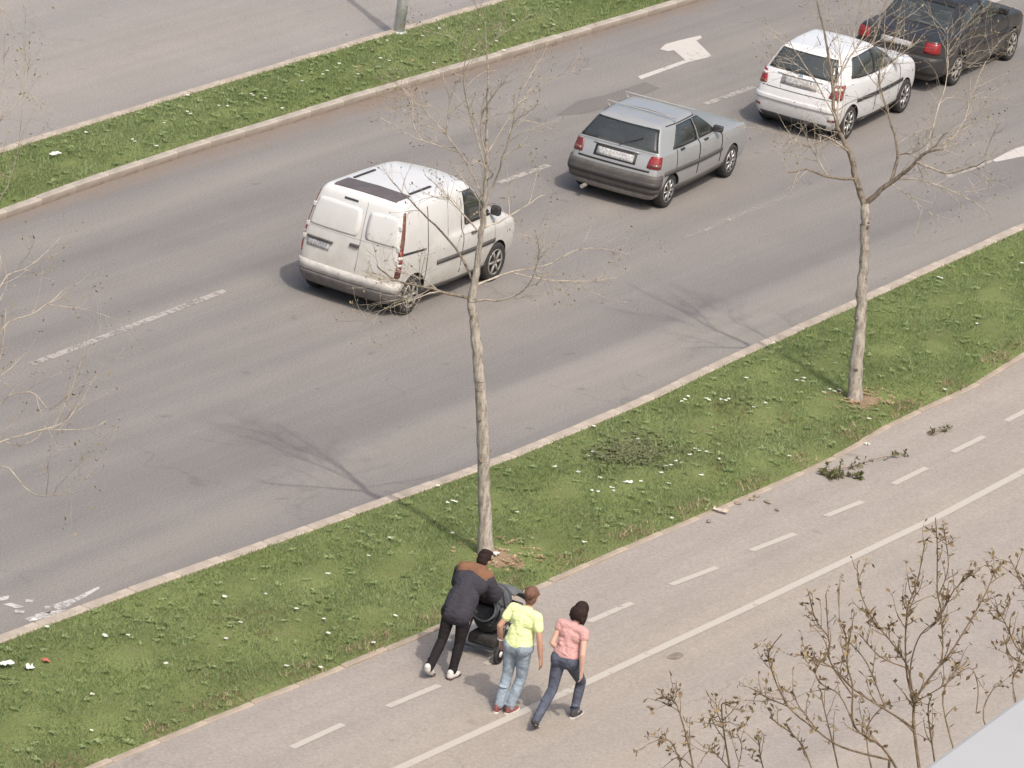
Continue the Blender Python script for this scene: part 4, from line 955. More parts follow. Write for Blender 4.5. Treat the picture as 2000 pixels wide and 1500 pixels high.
bare_tree(T0, ((-75, 1540), (-78, 1400), (-84, 1250), (-82, 1120), (-80, 1020), (-74, 930), (-66, 840), (-60, 760), (-52, 640), (-45, 540), (-40, 430)), (.13, .115, .10, .09, .078, .06, .046, .035, .024, .014, .008),
          [(((-80, 1000), (-20, 880), (60, 846), (120, 828), (160, 780), (215, 690)), 0.0136, .003, .5), (((-74, 930), (0, 790), (60, 765), (100, 800), (140, 760)), 0.0112, .003, -.5), (((-78, 990), (0, 910), (60, 962), (100, 968), (150, 962)), 0.0099, .003, -.8),
           (((-62, 800), (0, 645), (60, 615), (110, 580), (130, 560)), 0.0112, .003, .7), (((-60, 770), (0, 560), (60, 520), (120, 460)), 0.0099, .003, 1.0), (((-50, 620), (-10, 420), (20, 350), (40, 260), (50, 130)), 0.0099, .003, -.4), (((-45, 540), (-20, 300), (5, 200), (8, 100), (10, -20)), 0.0099, .003, .4), (((-76, 960), (-160, 800), (-230, 700)), 0.0149, .003, .4), (((-56, 700), (-150, 500), (-200, 350)), 0.0124, .003, -.5)],
          'bare tree whose pale twigs reach over the white spill on the road', 35, (14, 80, 340))
rng = np.random.default_rng(99)
# budding trees below the window, on the lawn this side of the path
def budding_tree(stems, depth_px, dist, label, seed, low):
    global rng; rng = np.random.default_rng(seed)
    d = ray(*depth_px); d = d/np.linalg.norm(d); piv = CAM+d*dist; base = np.array([piv[0], piv[1], .09])
    root = empty('budding_tree', base); tag(root, label, 'tree', 'budding trees below the window')
    Pc = lambda x, y, o: above(1280+x/2.778, 980+y/2.778, base, o)-base
    f0 = Pc(*low, 0); f1 = np.array([f0[0]*.4, f0[1]*.4, f0[2]*.55]); tr = bez([np.array([0, 0, -.04]), np.array([.03, .05, f1[2]*.5]), f1, f0], 6)
    tubes('trunk', [(tr, taper(len(tr), .11, .045))], M_twign, root, 10)
    main = []
    for k, (pts, r0) in enumerate(stems):
        dz = rng.uniform(-.6, .6); m_ = len(pts); d0 = 0.0
        if pts[0][1] <= 1380 and main:
            p0 = Pc(*pts[0], 0)+base-CAM; p0 = p0/np.linalg.norm(p0); nd = min((q for Pq, _ in main for q in Pq), key=lambda q: np.linalg.norm((q+base-CAM)-p0*((q+base-CAM)@p0))); d0 = float(nd@vdir)
        P = [Pc(x, y, d0+dz*i/(m_-1)) for i, (x, y) in enumerate(pts)]
        if pts[0][1] <= 1380 and main: P[0] = nd
        P = bez(P, 4); Rr = taper(len(P), r0*.85, .005, .9); main.append((P, Rr))
        if pts[0][1] > 1380:                     # carry the stem down to the fork of the trunk
            q = bez([f0, f0*.5+P[0]*.5+np.array([0, 0, -.05]), P[0]], 4); tubes('branch', [(q, taper(len(q), r0*1.5, r0))], M_twign, root, 6)
        tubes('branch', [(P, Rr)], M_twign, root, 6)
    k_ = len(stems); l1 = grow(main, 8*k_, (.14, .48), (.006, .0105), (.35, .95), .5, .5, .2)
    l2 = grow(l1+main, 18*k_, (.04, .15), (.004, .007), (.4, 1.1), .5, .7, .15, 4)
    t = tubes('twigs', l1, M_twign, root, 5, 'stuff'); tubes('spurs', l2, M_twign, t, 4, 'stuff')
    buds('young_leaves', l2+l1+main, 1.4, .046, M_budn, t)
    return root
budding_tree([(((1440, 1500), (1425, 1400), (1400, 1180), (1420, 1060), (1500, 940), (1600, 820), (1700, 660), (1790, 500), (1840, 380)), .021), (((1400, 1240), (1300, 1160), (1080, 1020), (960, 900), (830, 840), (780, 830)), .014),
              (((1400, 1100), (1370, 900), (1280, 760), (1180, 640), (1110, 480), (1095, 340)), .013), (((1395, 1080), (1360, 900), (1365, 600), (1420, 440), (1465, 210)), .012), (((1370, 1000), (1390, 860), (1440, 720), (1540, 630), (1620, 480), (1720, 390)), .010),
              (((1480, 960), (1555, 850), (1550, 600), (1530, 480), (1530, 250), (1520, 90)), .011), (((1530, 500), (1590, 350), (1560, 120)), .006), (((1340, 1500), (1230, 1330), (1080, 1220), (1070, 1000), (1040, 860), (1080, 600)), .017), (((1270, 1400), (1010, 1330), (850, 1220), (720, 1110), (640, 940), (615, 820), (685, 720)), .013),
              (((720, 1110), (600, 1060), (570, 1035)), .008), (((930, 1190), (780, 1110), (760, 1060)), .007), (((1000, 1050), (950, 870), (940, 740), (870, 640), (830, 490)), .010), (((940, 740), (932, 620), (925, 500)), .007), (((1045, 860), (1035, 730), (1000, 640), (998, 470)), .008),
              (((1070, 1220), (1000, 1050), (890, 980), (870, 900), (900, 830)), .009), (((1270, 1100), (1150, 880), (1060, 770)), .010), (((1350, 900), (1220, 840), (1110, 720)), .009), (((1420, 1080), (1560, 1000), (1700, 900), (1750, 1000), (1740, 1150)), .009), (((1640, 1420), (1560, 1100), (1600, 950), (1680, 880)), .010),
              (((1520, 1440), (1480, 1150), (1500, 1050)), .011), (((860, 1480), (800, 1330), (730, 1250), (620, 1170)), .010), (((1000, 1480), (960, 1300), (930, 1180), (900, 1050)), .011), (((1180, 1480), (1150, 1320), (1160, 1200), (1260, 1080)), .010), (((600, 1500), (570, 1380), (560, 1270)), .009)],
             (1690, 1400), 62, 'brown budding tree with curled young leaves below the white parapet', 5, (1250, 1800))
budding_tree([(((215, 1480), (165, 1260), (110, 1090), (75, 1080)), .012), (((410, 1480), (372, 1250), (360, 1100), (400, 1110)), .012), (((160, 1480), (90, 1310), (25, 1285)), .009), (((395, 1440), (310, 1350), (280, 1360)), .008), (((440, 1480), (470, 1330), (440, 1260)), .008), (((210, 1450), (140, 1390), (85, 1400)), .007)],
             (1370, 1480), 63, 'sparse budding sapling with two upright shoots on the path side', 6, (280, 1800))
budding_tree([(((2150, 1480), (2080, 950), (1960, 790), (1900, 660), (1840, 560)), .013), (((2100, 1000), (2060, 620), (1990, 450), (1920, 300)), .011), (((2020, 880), (1940, 850), (1890, 740)), .008), (((2060, 1400), (1960, 1100), (1940, 950), (1980, 880)), .010), (((1900, 1480), (1780, 1180), (1830, 1020), (1880, 1000)), .009), (((2080, 980), (2010, 820), (1990, 700)), .008)],
             (1985, 1290), 60, 'budding tree with tight leaf clusters standing beside the parapet corner', 8, (2100, 1800))
rng = np.random.default_rng(123)

# ------------------------------------------------------------------ lamp post on the median
b_ = g(779, 62, .12); root = empty('lamp_post', (b_[0], b_[1], .09)); tag(root, 'pale grey lamp post standing on the grass median', 'lamp post')
M_post = simple('galvanised_steel', (.56, .57, .56), .6, 0, var=.15, scale=4)
p_ = MB(); p_.lathe([(.10, 0), (.098, 1.6), (.075, 1.66), (.05, 8.6)], 12, 'z'); p_.build('shaft', M_post, root, True)
p_ = MB(); p_.lathe([(.15, 0), (.15, .03), (.10, .05), (.09, .10)], 12, 'z'); p_.build('base_plate', M_post, root)
p_ = MB(); p_.tube([(0, 0, 8.55), (0, -.4, 8.95), (0, -1.4, 9.1)], .03, 8); p_.build('arm', M_post, root)
p_ = MB(); p_.box((0, -1.65, 9.1), (.22, .62, .10)); bevel(p_.build('lamp_head', M_post, root), .04, 3)
p_ = MB(); p_.box((0, -.098, .7), (.10, .012, .34)); p_.build('access_door', simple('post_door', (.33, .34, .33), .6), root)

# ------------------------------------------------------------------ white parapet of the building wing below the window
A = ray(1800, 1500); Bq = ray(2000, 1354); zc = CAM[2]-2.9
pa = CAM+A*((zc-CAM[2])/A[2]); pb = CAM+Bq*((zc-CAM[2])/Bq[2]); dd = (pb-pa)/np.linalg.norm(pb-pa); nn_ = np.array([dd[1], -dd[0], 0])
if nn_@cright < 0: nn_ = -nn_
root = empty('building_wing', (float(pa[0]), float(pa[1]), 0)); tag(root, 'building wing topped by a smooth pale grey parapet cap', 'building')
def prism(name, s0, s1, t0, t1, z0, z1, mat):
    q = [pa+dd*s+nn_*t for s, t in ((s0, t0), (s1, t0), (s1, t1), (s0, t1))]; V = [(p[0]-pa[0], p[1]-pa[1], z) for z in (z0, z1) for p in q]
    return mesh(name, V, [(3, 2, 1, 0), (4, 5, 6, 7), (0, 1, 5, 4), (1, 2, 6, 5), (2, 3, 7, 6), (3, 0, 4, 7)], mat, root)
bevel(prism('parapet_cap', -3, 5, 0, .42, zc-.05, zc, simple('white_coated_metal', (.39, .395, .39), .55, 0, var=.03, scale=3)), .008, 2)
prism('wall', -2.95, 4.95, .04, 6.0, 0.0, zc-.052, simple('render_wall', (.5, .48, .44), .9))
prism('roof', -2.6, 4.6, .45, 5.9, zc-.05, zc-.03, simple('roofing', (.2, .2, .2), .9))

# ------------------------------------------------------------------ people
def cap_mesh(a, b, ra, rb, n=14, m_=5):
    a = Vector(a); b = Vector(b); d = b-a; L = d.length; q = d.to_track_quat('Z', 'Y').to_matrix() if L > 1e-6 else Matrix.Identity(3)
    prof = [(ra*math.sin(t), -ra*math.cos(t)) for t in np.linspace(0.02, math.pi/2, m_)]+[(rb*math.cos(t), L+rb*math.sin(t)) for t in np.linspace(0, math.pi/2-.02, m_)]
    V = []; Fc = []
    for r_, z_ in prof:
        for j in range(n): V.append(a+q @ Vector((r_*math.cos(2*math.pi*j/n), r_*math.sin(2*math.pi*j/n), z_)))
    for i in range(len(prof)-1):
        for j in range(n): Fc.append((i*n+j, i*n+(j+1) % n, (i+1)*n+(j+1) % n, (i+1)*n+j))
    Fc += [tuple(range(n-1, -1, -1)), tuple(range((len(prof)-1)*n, len(prof)*n))]
    return V, Fc
def ell_mesh(c, r_, rot=None):
    V, Fc = cap_mesh((0, 0, 0), (0, 0, 1e-4), 1, 1, 18, 8); M = rot or Matrix.Identity(3)
    return [Vector(c)+M @ Vector((v.x*r_[0], v.y*r_[1], v.z*r_[2])) for v in V], Fc
def blob(name, prims, mat, parent, vox=.010, it=5):
    b = MB()
    for p in prims:
        if p[0] == 'c': b.add(*cap_mesh(*p[1:]))
        else: b.add(*ell_mesh(*p[1:]))
    o = b.build(name, mat, None, False)
    md = o.modifiers.new('r', 'REMESH'); md.mode = 'VOXEL'; md.voxel_size = vox; md.use_smooth_shade = True
    sm = o.modifiers.new('s', 'SMOOTH'); sm.factor = .5; sm.iterations = it
    dg = bpy.context.evaluated_depsgraph_get(); me = bpy.data.meshes.new_from_object(o.evaluated_get(dg)); o.modifiers.clear(); old = o.data; o.data = me; bpy.data.meshes.remove(old)
    me.polygons.foreach_set('use_smooth', [True]*len(me.polygons)); o.parent = parent; return o
M_skin = simple('skin', (.47, .27, .19), .55, var=.08, scale=14); M_skin2 = simple('pale_skin', (.55, .35, .27), .55, var=.08, scale=14)
M_white = simple('white_leather', (.62, .60, .56), .6, var=.1); M_sole = simple('dark_sole', (.09, .045, .04), .8); M_shoe = simple('dark_shoe', (.05, .045, .045), .7)
def cloth(name, c, var=.14, scale=7):
    k = NT(name); v = k.coord(); n = k.noise(v, scale, 4, .55); n2 = k.noise(v, 160, 2)
    cc = k.mix(k.ramp(n, [(.3, 0.0), (.7, 1.0)]), tuple(x*(1-var) for x in c), tuple(min(1, x*(1+var)) for x in c)); k.l(cc, k.b.inputs['Base Color']); k.b.inputs['Roughness'].default_value = .92  # hollows of the fold noise tinted darker, crease shade put into the colour
    k.b.inputs['Specular IOR Level'].default_value = .15; fo = k.noise(k.coord((1.0, 1.0, 2.6)), 11, 3, .5); k.bump(k.math('ADD', k.math('ADD', n, k.math('MULTIPLY', fo, .5)), k.math('MULTIPLY', n2, .03)), .55, .05); return k.m
def lerp(a, b, t): return Vector(a)*(1-t)+Vector(b)*t
def hand(wr, d, side, palm_n, s=1.0, curl=.5):
    """palm plus five curled fingers; d runs down the hand, side points to the thumb"""
    wr = Vector(wr); d = Vector(d).normalized(); sd = Vector(side); sd = (sd-d*sd.dot(d)).normalized(); n = Vector(palm_n); n = (n-d*n.dot(d)-sd*n.dot(sd)).normalized()
    out = [('c', wr+sd*.018*s+d*.01, wr+d*.085*s+sd*.026*s, .018*s, .015*s), ('c', wr-sd*.014*s+d*.01, wr+d*.082*s-sd*.026*s, .018*s, .014*s), ('c', wr, wr+d*.08*s, .02*s, .016*s)]
    for k, (o, l) in enumerate(((.029, .072), (.010, .080), (-.010, .074), (-.029, .058))):
        a = wr+d*.085*s+sd*o*s; b = a+(d*math.cos(curl*.5)+n*math.sin(curl*.5)+sd*o*1.5)*l*.5*s; c = b+(d*math.cos(curl*1.4)+n*math.sin(curl*1.4))*l*.5*s
        out += [('c', a, b, .0088*s, .008*s), ('c', b, c, .008*s, .0068*s)]
    a = wr+d*.03*s+sd*.03*s; b = a+(d*.75+sd*.6+n*.25).normalized()*.038*s; c = b+(d*.95+n*.4).normalized()*.03*s
    return out+[('c', a, b, .011*s, .0095*s), ('c', b, c, .0095*s, .008*s)]
def head_prims(h, fd, s=1.0):
    f = Vector(fd).normalized(); h = Vector(h); up = Vector((0, 0, 1)); l = up.cross(f).normalized(); up = f.cross(l).normalized()
    rot = Matrix((f, l, up)).transposed()
    P = [('e', h+up*.02*s, (.098*s, .076*s, .112*s), rot), ('e', h-up*.05*s+f*.025*s, (.068*s, .058*s, .065*s), rot), ('c', h+f*.088*s-up*.005*s, h+f*.105*s-up*.03*s, .010*s, .014*s)]
    for sg in (1, -1): P.append(('e', h+l*.078*s*sg-f*.005*s-up*.01*s, (.018*s, .010*s, .032*s), rot))
    P += [('c', h+f*.088*s-up*.062*s+l*.02*s, h+f*.088*s-up*.062*s-l*.02*s, .009*s, .009*s)]
    eyes = [h+f*.089*s+l*.031*s*sg+up*.008*s for sg in (1, -1)]
    return P, eyes, f, l, up, rot
def shoe(name, heel, toe, mat, sole, parent, s=1.0, up=(0, 0, 1)):
    heel = Vector(heel); toe = Vector(toe); u = Vector(up).normalized(); m_ = heel.lerp(toe, .6)
    o = blob(name, [('c', heel+u*.045*s, m_+u*.035*s, .042*s, .043*s), ('c', m_+u*.03*s, toe+u*.022*s, .045*s, .028*s), ('c', heel+u*.05*s, heel+u*.085*s, .040*s, .038*s)], mat, parent, .009, 3)
    l = (toe-heel).cross(u).normalized(); d = (toe-heel).normalized()
    V = []; ring = [(-.045, .0), (-.03, .034), (.05, .032), (.15, .044), (.21, .036), (.245, .0), (.21, -.03), (.15, -.042), (.05, -.032), (-.03, -.034)]
    L = (toe-heel).length/.20
    for z_ in (0.0, .022*s): V += [heel+d*x*L+l*y*s+u*z_ for x, y in ring]
    k = len(ring); Fc = [tuple(range(k-1, -1, -1)), tuple(range(k, 2*k))]+[(i, (i+1) % k, (i+1) % k+k, i+k) for i in range(k)]
    mesh('sole', V, Fc, sole, o); return o
def person(label, loc, rz, J, skin_m, tops, legs_m, shoes, hair, hs=1.0, sleeve=.45, leg_k=1.0, waist=.115, hips=.125, chest=.115, flare=.0, sleeve_full=False, hand_curl=.5, coatlen=.0):
    root = empty('person', loc, rz); tag(root, label, 'person', None)
    V = {k: Vector(v) for k, v in J.items()}
    pel, che, nek, hd = V['pelvis'], V['chest'], V['neck'], V['head']
    hp, eyes, f, l, up, rot = head_prims(hd, V['look'], hs)
    arms = []; 
    for s in 'LR':
        sh_, el, wr = V['sh'+s], V['el'+s], V['wr'+s]; d = (wr-el).normalized()
        arms += [('c', sh_, el, .047, .040), ('c', el, lerp(el, wr, .35), .040, .041), ('c', lerp(el, wr, .35), wr, .041, .027)]
        arms += hand(wr, d, V['th'+s] if 'th'+s in V else f, (Vector((0, 0, 0))+(V['shR' if s == 'L' else 'shL']-sh_)), 1.0, hand_curl)
    torso = [('c', pel+Vector((0, .07, 0)), pel-Vector((0, .07, 0)), hips*.9, hips*.9), ('c', pel, lerp(pel, che, .5), hips*.9, waist*.92), ('c', lerp(pel, che, .5), che, waist*.92, chest*.95), ('c', lerp(V['shL'], V['shR'], .14), lerp(V['shL'], V['shR'], .86), .058, .058), ('c', che+(V['shL']-V['shR'])*.18, che-(V['shL']-V['shR'])*.18, chest*.86, chest*.86), ('c', che, nek, .085, .052), ('c', nek, hd-up*.05, .052, .05)]
    legp = []
    for s in 'LR':
        hi, kn, an, to = V['hp'+s], V['kn'+s], V['an'+s], V['to'+s]
        legp += [('c', hi, kn, .082*leg_k, .054*leg_k), ('c', kn, lerp(kn, an, .35), .054*leg_k, .056*leg_k), ('c', lerp(kn, an, .35), an, .056*leg_k, .037), ('c', an, to, .036, .026)]
    body = blob('body', torso+arms+legp+hp, skin_m, root, .0085, 3)
    for e in eyes: q = blob('eye', [('e', e, (.008, .013, .009), rot)], M_shoe, root, .004, 0)
    # trousers
    tr = [('c', pel+Vector((0, .072, 0)), pel-Vector((0, .072, 0)), hips, hips), ('c', pel, lerp(pel, che, .32), hips*.98, waist*1.02)]
    for s in 'LR':
        hi, kn, an = V['hp'+s], V['kn'+s], V['an'+s]; bk = hi-f*.045
        tr += [('c', hi, kn, .097*leg_k, .066*leg_k), ('e', bk+Vector((0, 0, .02)), (.10*leg_k, .088*leg_k, .115), None), ('c', kn, lerp(kn, an, .3), .066*leg_k, .066*leg_k+flare*.3), ('c', lerp(kn, an, .3), lerp(kn, an, .97), .066*leg_k+flare*.3, .050*leg_k+flare)]
        for q in range(4): tt = rng.uniform(.1, .95); c0 = lerp(kn, an, tt); tr.append(('e', c0+Vector(rng.normal(0, .012, 3)), (.058*leg_k+flare*tt, .058*leg_k+flare*tt, .016), None))
    blob('trousers', tr, legs_m, root, .0095, 3)
    # top garment(s): (name, material, from fraction up the torso, grow, has sleeves)
    for nm, mt, lo, hi_, gr_, slv in tops:
        a = lerp(pel, che, lo); b = lerp(pel, che, 1.0); P = []
        if lo < .9:
            P += [('c', a+Vector((0, .055, 0)), a-Vector((0, .055, 0)), hips*.92+gr_, hips*.92+gr_), ('c', a+Vector((0, .045, 0)), lerp(a, b, .5)+Vector((0, .035, 0)), hips*.92+gr_, waist+gr_), ('c', a-Vector((0, .045, 0)), lerp(a, b, .5)-Vector((0, .035, 0)), hips*.92+gr_, waist+gr_),
                  ('c', lerp(a, b, .5), b, waist+gr_, chest+gr_)]
        P += [('c', lerp(V['shL'], V['shR'], .10), lerp(V['shL'], V['shR'], .90), .062+gr_, .062+gr_), ('c', che+(V['shL']-V['shR'])*.2, che-(V['shL']-V['shR'])*.2, chest*.9+gr_, chest*.9+gr_), ('c', che, lerp(che, nek, .8), .09+gr_, .060+gr_*.6)]
        if slv:
            for s in 'LR':
                sh_, el, wr = V['sh'+s], V['el'+s], V['wr'+s]; e = lerp(sh_, el, slv) if slv <= 1 else el
                P.append(('c', sh_, e, .056+gr_, .052+gr_))
                if slv > 1: P += [('c', el, lerp(el, wr, slv-1), .052+gr_, .042+gr_)]
        for q in range(7):
            c0 = lerp(pel, che, rng.uniform(lo, 1.0)); P.append(('e', c0+Vector((rng.uniform(-.1, -.05), rng.uniform(-.1, .1), 0)), (.045, .05+.03*rng.uniform(), .014), Matrix.Rotation(rng.uniform(-.6, .6), 3, 'X')))
        blob(nm, P, mt, root, .0095, 3)
    for s in 'LR':
        an, to = V['an'+s], V['to'+s]; hl = V['hl'+s]; shoe('shoe', hl, to, shoes[0], shoes[1], root, shoes[2], V.get('up'+s, Vector((0, 0, 1))))
    hair(root, hd, f, l, up, rot, hs)
    return root
def hair_short(mat):
    def fn(root, h, f, l, up, rot, s):
        blob('hair', [('e', h+up*.038*s-f*.012*s, (.107*s, .088*s, .108*s), rot), ('e', h-f*.045*s-up*.01*s, (.068*s, .08*s, .085*s), rot), ('e', h+up*.11*s+f*.03*s, (.07*s, .065*s, .035*s), rot)]+[('e', h+up*(.05+.07*rng.uniform())*s-f*rng.uniform(-.04, .09)*s+l*rng.uniform(-.07, .07)*s, (.03, .03, .025), rot) for _ in range(12)], mat, root, .008, 2)
    return fn
def hair_bob(mat):
    def fn(root, h, f, l, up, rot, s):
        P = [('e', h+up*.035*s-f*.014*s, (.112*s, .095*s, .112*s), rot), ('e', h-f*.06*s-up*.02*s, (.092*s, .125*s, .105*s), rot), ('e', h-f*.06*s-up*.07*s, (.078*s, .13*s, .05*s), rot)]
        for sg in (1, -1): P += [('e', h+l*.075*s*sg-f*.02*s-up*.05*s, (.065*s, .028*s, .09*s), rot), ('e', h+l*.082*s*sg-f*.03*s-up*.105*s, (.05*s, .026*s, .04*s), rot)]
        P += [('e', h-f*rng.uniform(.0, .11)*s-up*rng.uniform(.06, .13)*s+l*rng.uniform(-.1, .1)*s, (.022, .022, .035), rot) for _ in range(14)]
        blob('hair', P, mat, root, .008, 2)
    return fn
def hair_bun(mat, mat2):
    def fn(root, h, f, l, up, rot, s):
        o = blob('hair', [('e', h+up*.036*s-f*.012*s, (.106*s, .086*s, .106*s), rot), ('e', h-f*.04*s-up*.03*s, (.066*s, .078*s, .085*s), rot)], mat, root, .008, 3)
        blob('hair_bun', [('e', h-f*.10*s+up*.05*s, (.072*s, .08*s, .068*s), rot), ('e', h-f*.07*s+up*.095*s, (.066*s, .07*s, .05*s), rot)]+[('e', h+up*(.03+.08*rng.uniform())*s-f*rng.uniform(-.03, .1)*s+l*rng.uniform(-.08, .08)*s, (.032, .03, .022), rot) for _ in range(12)], mat2, o, .007, 2)
    return fn
M_hdark = simple('dark_hair', (.028, .016, .014), .8, var=.4, scale=40, spec=.2); M_hbrown = simple('brown_hair', (.15, .075, .05), .8, var=.35, scale=30); M_hlite = simple('ginger_hair', (.22, .12, .06), .5, var=.3, scale=30)
PZ = .10
# man leaning into the pushchair
fa = g(841, 1322, PZ); fb = g(884, 1326, PZ); mid = (fa+fb)/2; hdg = .10
c_, s_ = math.cos(-hdg), math.sin(-hdg)
def loc_of(p, o, h): d = p-o; return np.array([d[0]*math.cos(h)+d[1]*math.sin(h), -d[0]*math.sin(h)+d[1]*math.cos(h), d[2]])
M_navy = cloth('navy_jacket', (.048, .046, .056)); M_rust = cloth('rust_jacket_yoke', (.20, .105, .062)); M_blackc = cloth('black_trousers', (.022, .019, .020))
man = person('man in a navy jacket with rust shoulders pushing the pushchair', (mid[0], mid[1], PZ), hdg,
    dict(pelvis=(.20, 0, .87), chest=(.50, 0, 1.20), neck=(.68, 0, 1.33), head=(.80, -.01, 1.43), look=(.95, -.1, -.35), shL=(.60, .195, 1.28), shR=(.58, -.195, 1.26), elL=(.72, .27, 1.06), elR=(.70, -.27, 1.04), wrL=(.91, .20, 1.02), wrR=(.90, -.22, 1.01),
         hpL=(.18, .095, .83), hpR=(.20, -.095, .83), knL=(.10, .11, .47), knR=(.19, -.10, .45), anL=(-.20, .11, .15), anR=(.08, -.10, .09), toL=(-.03, .12, .02), toR=(.24, -.12, .01), hlL=(-.20, .115, .11), hlR=(.03, -.10, .0), upL=(-.42, 0, .9), thL=(0, -1, .2), thR=(0, 1, .2)),
    M_skin, [('jacket', M_navy, -.05, 1, .045, 1.9)], M_blackc, (M_white, M_sole, 1.12), hair_short(M_hdark), 1.0, leg_k=1.0, flare=.006, chest=.135, hips=.125, waist=.13, hand_curl=1.3)
blob('jacket_yoke', [('c', (.60, .17, 1.305), (.585, -.17, 1.29), .106, .106), ('c', (.56, .12, 1.295), (.55, -.12, 1.285), .124, .124), ('c', (.62, .175, 1.29), (.645, .20, 1.245), .10, .095), ('c', (.605, -.175, 1.275), (.63, -.20, 1.23), .10, .095)], M_rust, man, .009, 6)
hb = blob('hood', [('c', (.60, .10, 1.375), (.60, -.10, 1.375), .06, .06), ('c', (.56, .06, 1.345), (.56, -.06, 1.345), .07, .07), ('c', (.68, .085, 1.36), (.60, .10, 1.375), .045, .055), ('c', (.68, -.085, 1.36), (.60, -.10, 1.375), .045, .055)], M_rust, man, .009, 4)
# woman in the lime shirt
fa = g(985, 1391, PZ); hd2 = .02
wom = person('woman in a lime yellow shirt and light blue jeans', (fa[0], fa[1], PZ), hd2,
    dict(pelvis=(.10, -.01, .90), chest=(.15, -.02, 1.25), neck=(.19, -.02, 1.41), head=(.24, -.03, 1.55), look=(1, .12, -.15), shL=(.17, .175, 1.345), shR=(.13, -.205, 1.335), elL=(.05, .27, 1.10), elR=(.10, -.30, 1.07), wrL=(.16, .285, .86), wrR=(.13, -.34, .81),
         hpL=(.10, .085, .86), hpR=(.10, -.10, .86), knL=(.10, .085, .47), knR=(.16, -.09, .47), anL=(-.06, .06, .09), anR=(.02, -.05, .08), toL=(.12, .09, .01), toR=(.20, -.07, .01), hlL=(-.10, .065, .0), hlR=(-.02, -.055, .0), thL=(1, 0, 0), thR=(1, 0, 0)),
    M_skin, [('shirt', cloth('lime_shirt', (.74, .82, .41), .05), .10, 1, .018, .48)], cloth('light_jeans', (.26, .31, .36), .25, 10), (simple('red_shoe', (.22, .07, .06), .7, var=.5, scale=12), M_white, .95), hair_bun(M_hbrown, M_hbrown), .98, leg_k=1.08, flare=.008, chest=.118, hips=.142, waist=.122)
wb = MB(); wb.tube([Vector((.150, .285, .885))+Vector((.036*math.cos(t), .036*math.sin(t), .008*math.sin(t))) for t in np.linspace(0, 2*math.pi, 13)], .009, 6); wb.build('wristband', M_white, wom)
# woman in the pink top
fa = g(1046, 1427, PZ); fb = g(1121, 1400, PZ); o_ = (fa*.5+fb*.5); hd3 = .12
a_ = loc_of(fa, o_, hd3); b_ = loc_of(fb, o_, hd3)
wom2 = person('woman in a pink top and navy jeans striding with dark bobbed hair', (o_[0], o_[1], PZ), hd3,
    dict(pelvis=(.04, 0, .88), chest=(.10, -.01, 1.20), neck=(.17, -.02, 1.36), head=(.24, -.04, 1.49), look=(1, -.15, -.25), shL=(.14, .165, 1.30), shR=(.08, -.185, 1.285), elL=(.02, .20, 1.05), elR=(-.02, -.245, 1.03), wrL=(.10, .06, .93), wrR=(.0, -.255, .79),
         hpL=(.03, .085, .845), hpR=(.05, -.085, .845), knL=(float(a_[0])*.35+.10, float(a_[1])*.7+.02, .47), knR=(float(b_[0])*.75+.16, float(b_[1])*.8-.02, .48), anL=(float(a_[0])-.05, float(a_[1]), .14), anR=(float(b_[0])-.02, float(b_[1]), .09), toL=(float(a_[0])+.10, float(a_[1])+.02, .02), toR=(float(b_[0])+.15, float(b_[1])-.03, .01),
         hlL=(float(a_[0])-.08, float(a_[1]), .10), hlR=(float(b_[0])-.06, float(b_[1]), .0), upL=(-.42, 0, .9), thL=(1, 0, 0), thR=(1, 0, 0)),
    M_skin2, [('blouse', cloth('pink_top', (.56, .32, .30), .08), .22, 1, .012, .22)], cloth('navy_jeans', (.085, .095, .125), .25, 10), (M_shoe, M_white, .92), hair_bob(M_hdark), .98, leg_k=1.0, flare=.004, chest=.105, hips=.128, waist=.105)

# ------------------------------------------------------------------ pushchair
h0 = man.location; ph = hdg; base = Vector((h0.x+1.0*math.cos(ph)+.02, h0.y+1.0*math.sin(ph)-.03, PZ)); pr = empty('pushchair', base, ph)
tag(pr, 'dark grey pushchair with a round hood and white wheel hubs', 'pushchair')
M_pgrey = cloth('pushchair_fabric', (.075, .078, .084), .12); M_pgrey2 = cloth('pushchair_apron', (.13, .135, .14), .12); M_pdark = cloth('pushchair_lining', (.025, .022, .024), .12); M_tube = simple('pushchair_frame', (.05, .05, .052), .4, .4)
for y in (.24, -.24):
    f_ = MB(); f_.tube([(-.06, y, 1.00), (.10, y, .74), (.52, y, .16)], .014, 8); f_.build('frame_tube', M_tube, pr, True)
    f_ = MB(); f_.tube([(.0, y, .13), (.18, y, .42), (.34, y, .58)], .013, 8); f_.build('rear_leg', M_tube, pr, True)
f_ = MB(); f_.tube([(-.06, .24, 1.0), (-.10, .235, 1.04), (-.10, 0, 1.045), (-.10, -.235, 1.04), (-.06, -.24, 1.0)], .019, 8); f_.build('handle', M_black, pr, True)
f_ = MB(); f_.tube([(0, .30, .13), (0, -.30, .13)], .011, 8); f_.build('axle', M_tube, pr, True)
for x, y, r_ in ((0, .29, .135), (0, -.29, .135), (.56, .25, .10), (.56, -.25, .10)):
    t = MB(); t.lathe([(r_*.74, -.02), (r_*.96, -.024), (r_, 0), (r_*.96, .024), (r_*.74, .02), (r_*.74, -.02)], 22); o = t.build('wheel', M_tyre, pr, True); o.location = (x, y, r_)
    t = MB(); t.lathe([(0.0, -.03), (r_*.3, -.03), (r_*.32, .03), (0.0, .03)], 14); t.build('hub', M_white, o, True)
    t = MB()
    for k in range(5): an = k*2*math.pi/5; t.tube([(0, 0, 0), (r_*.8*math.cos(an), 0, r_*.8*math.sin(an))], .012, 5)
    t.build('spokes', M_pgrey, o)
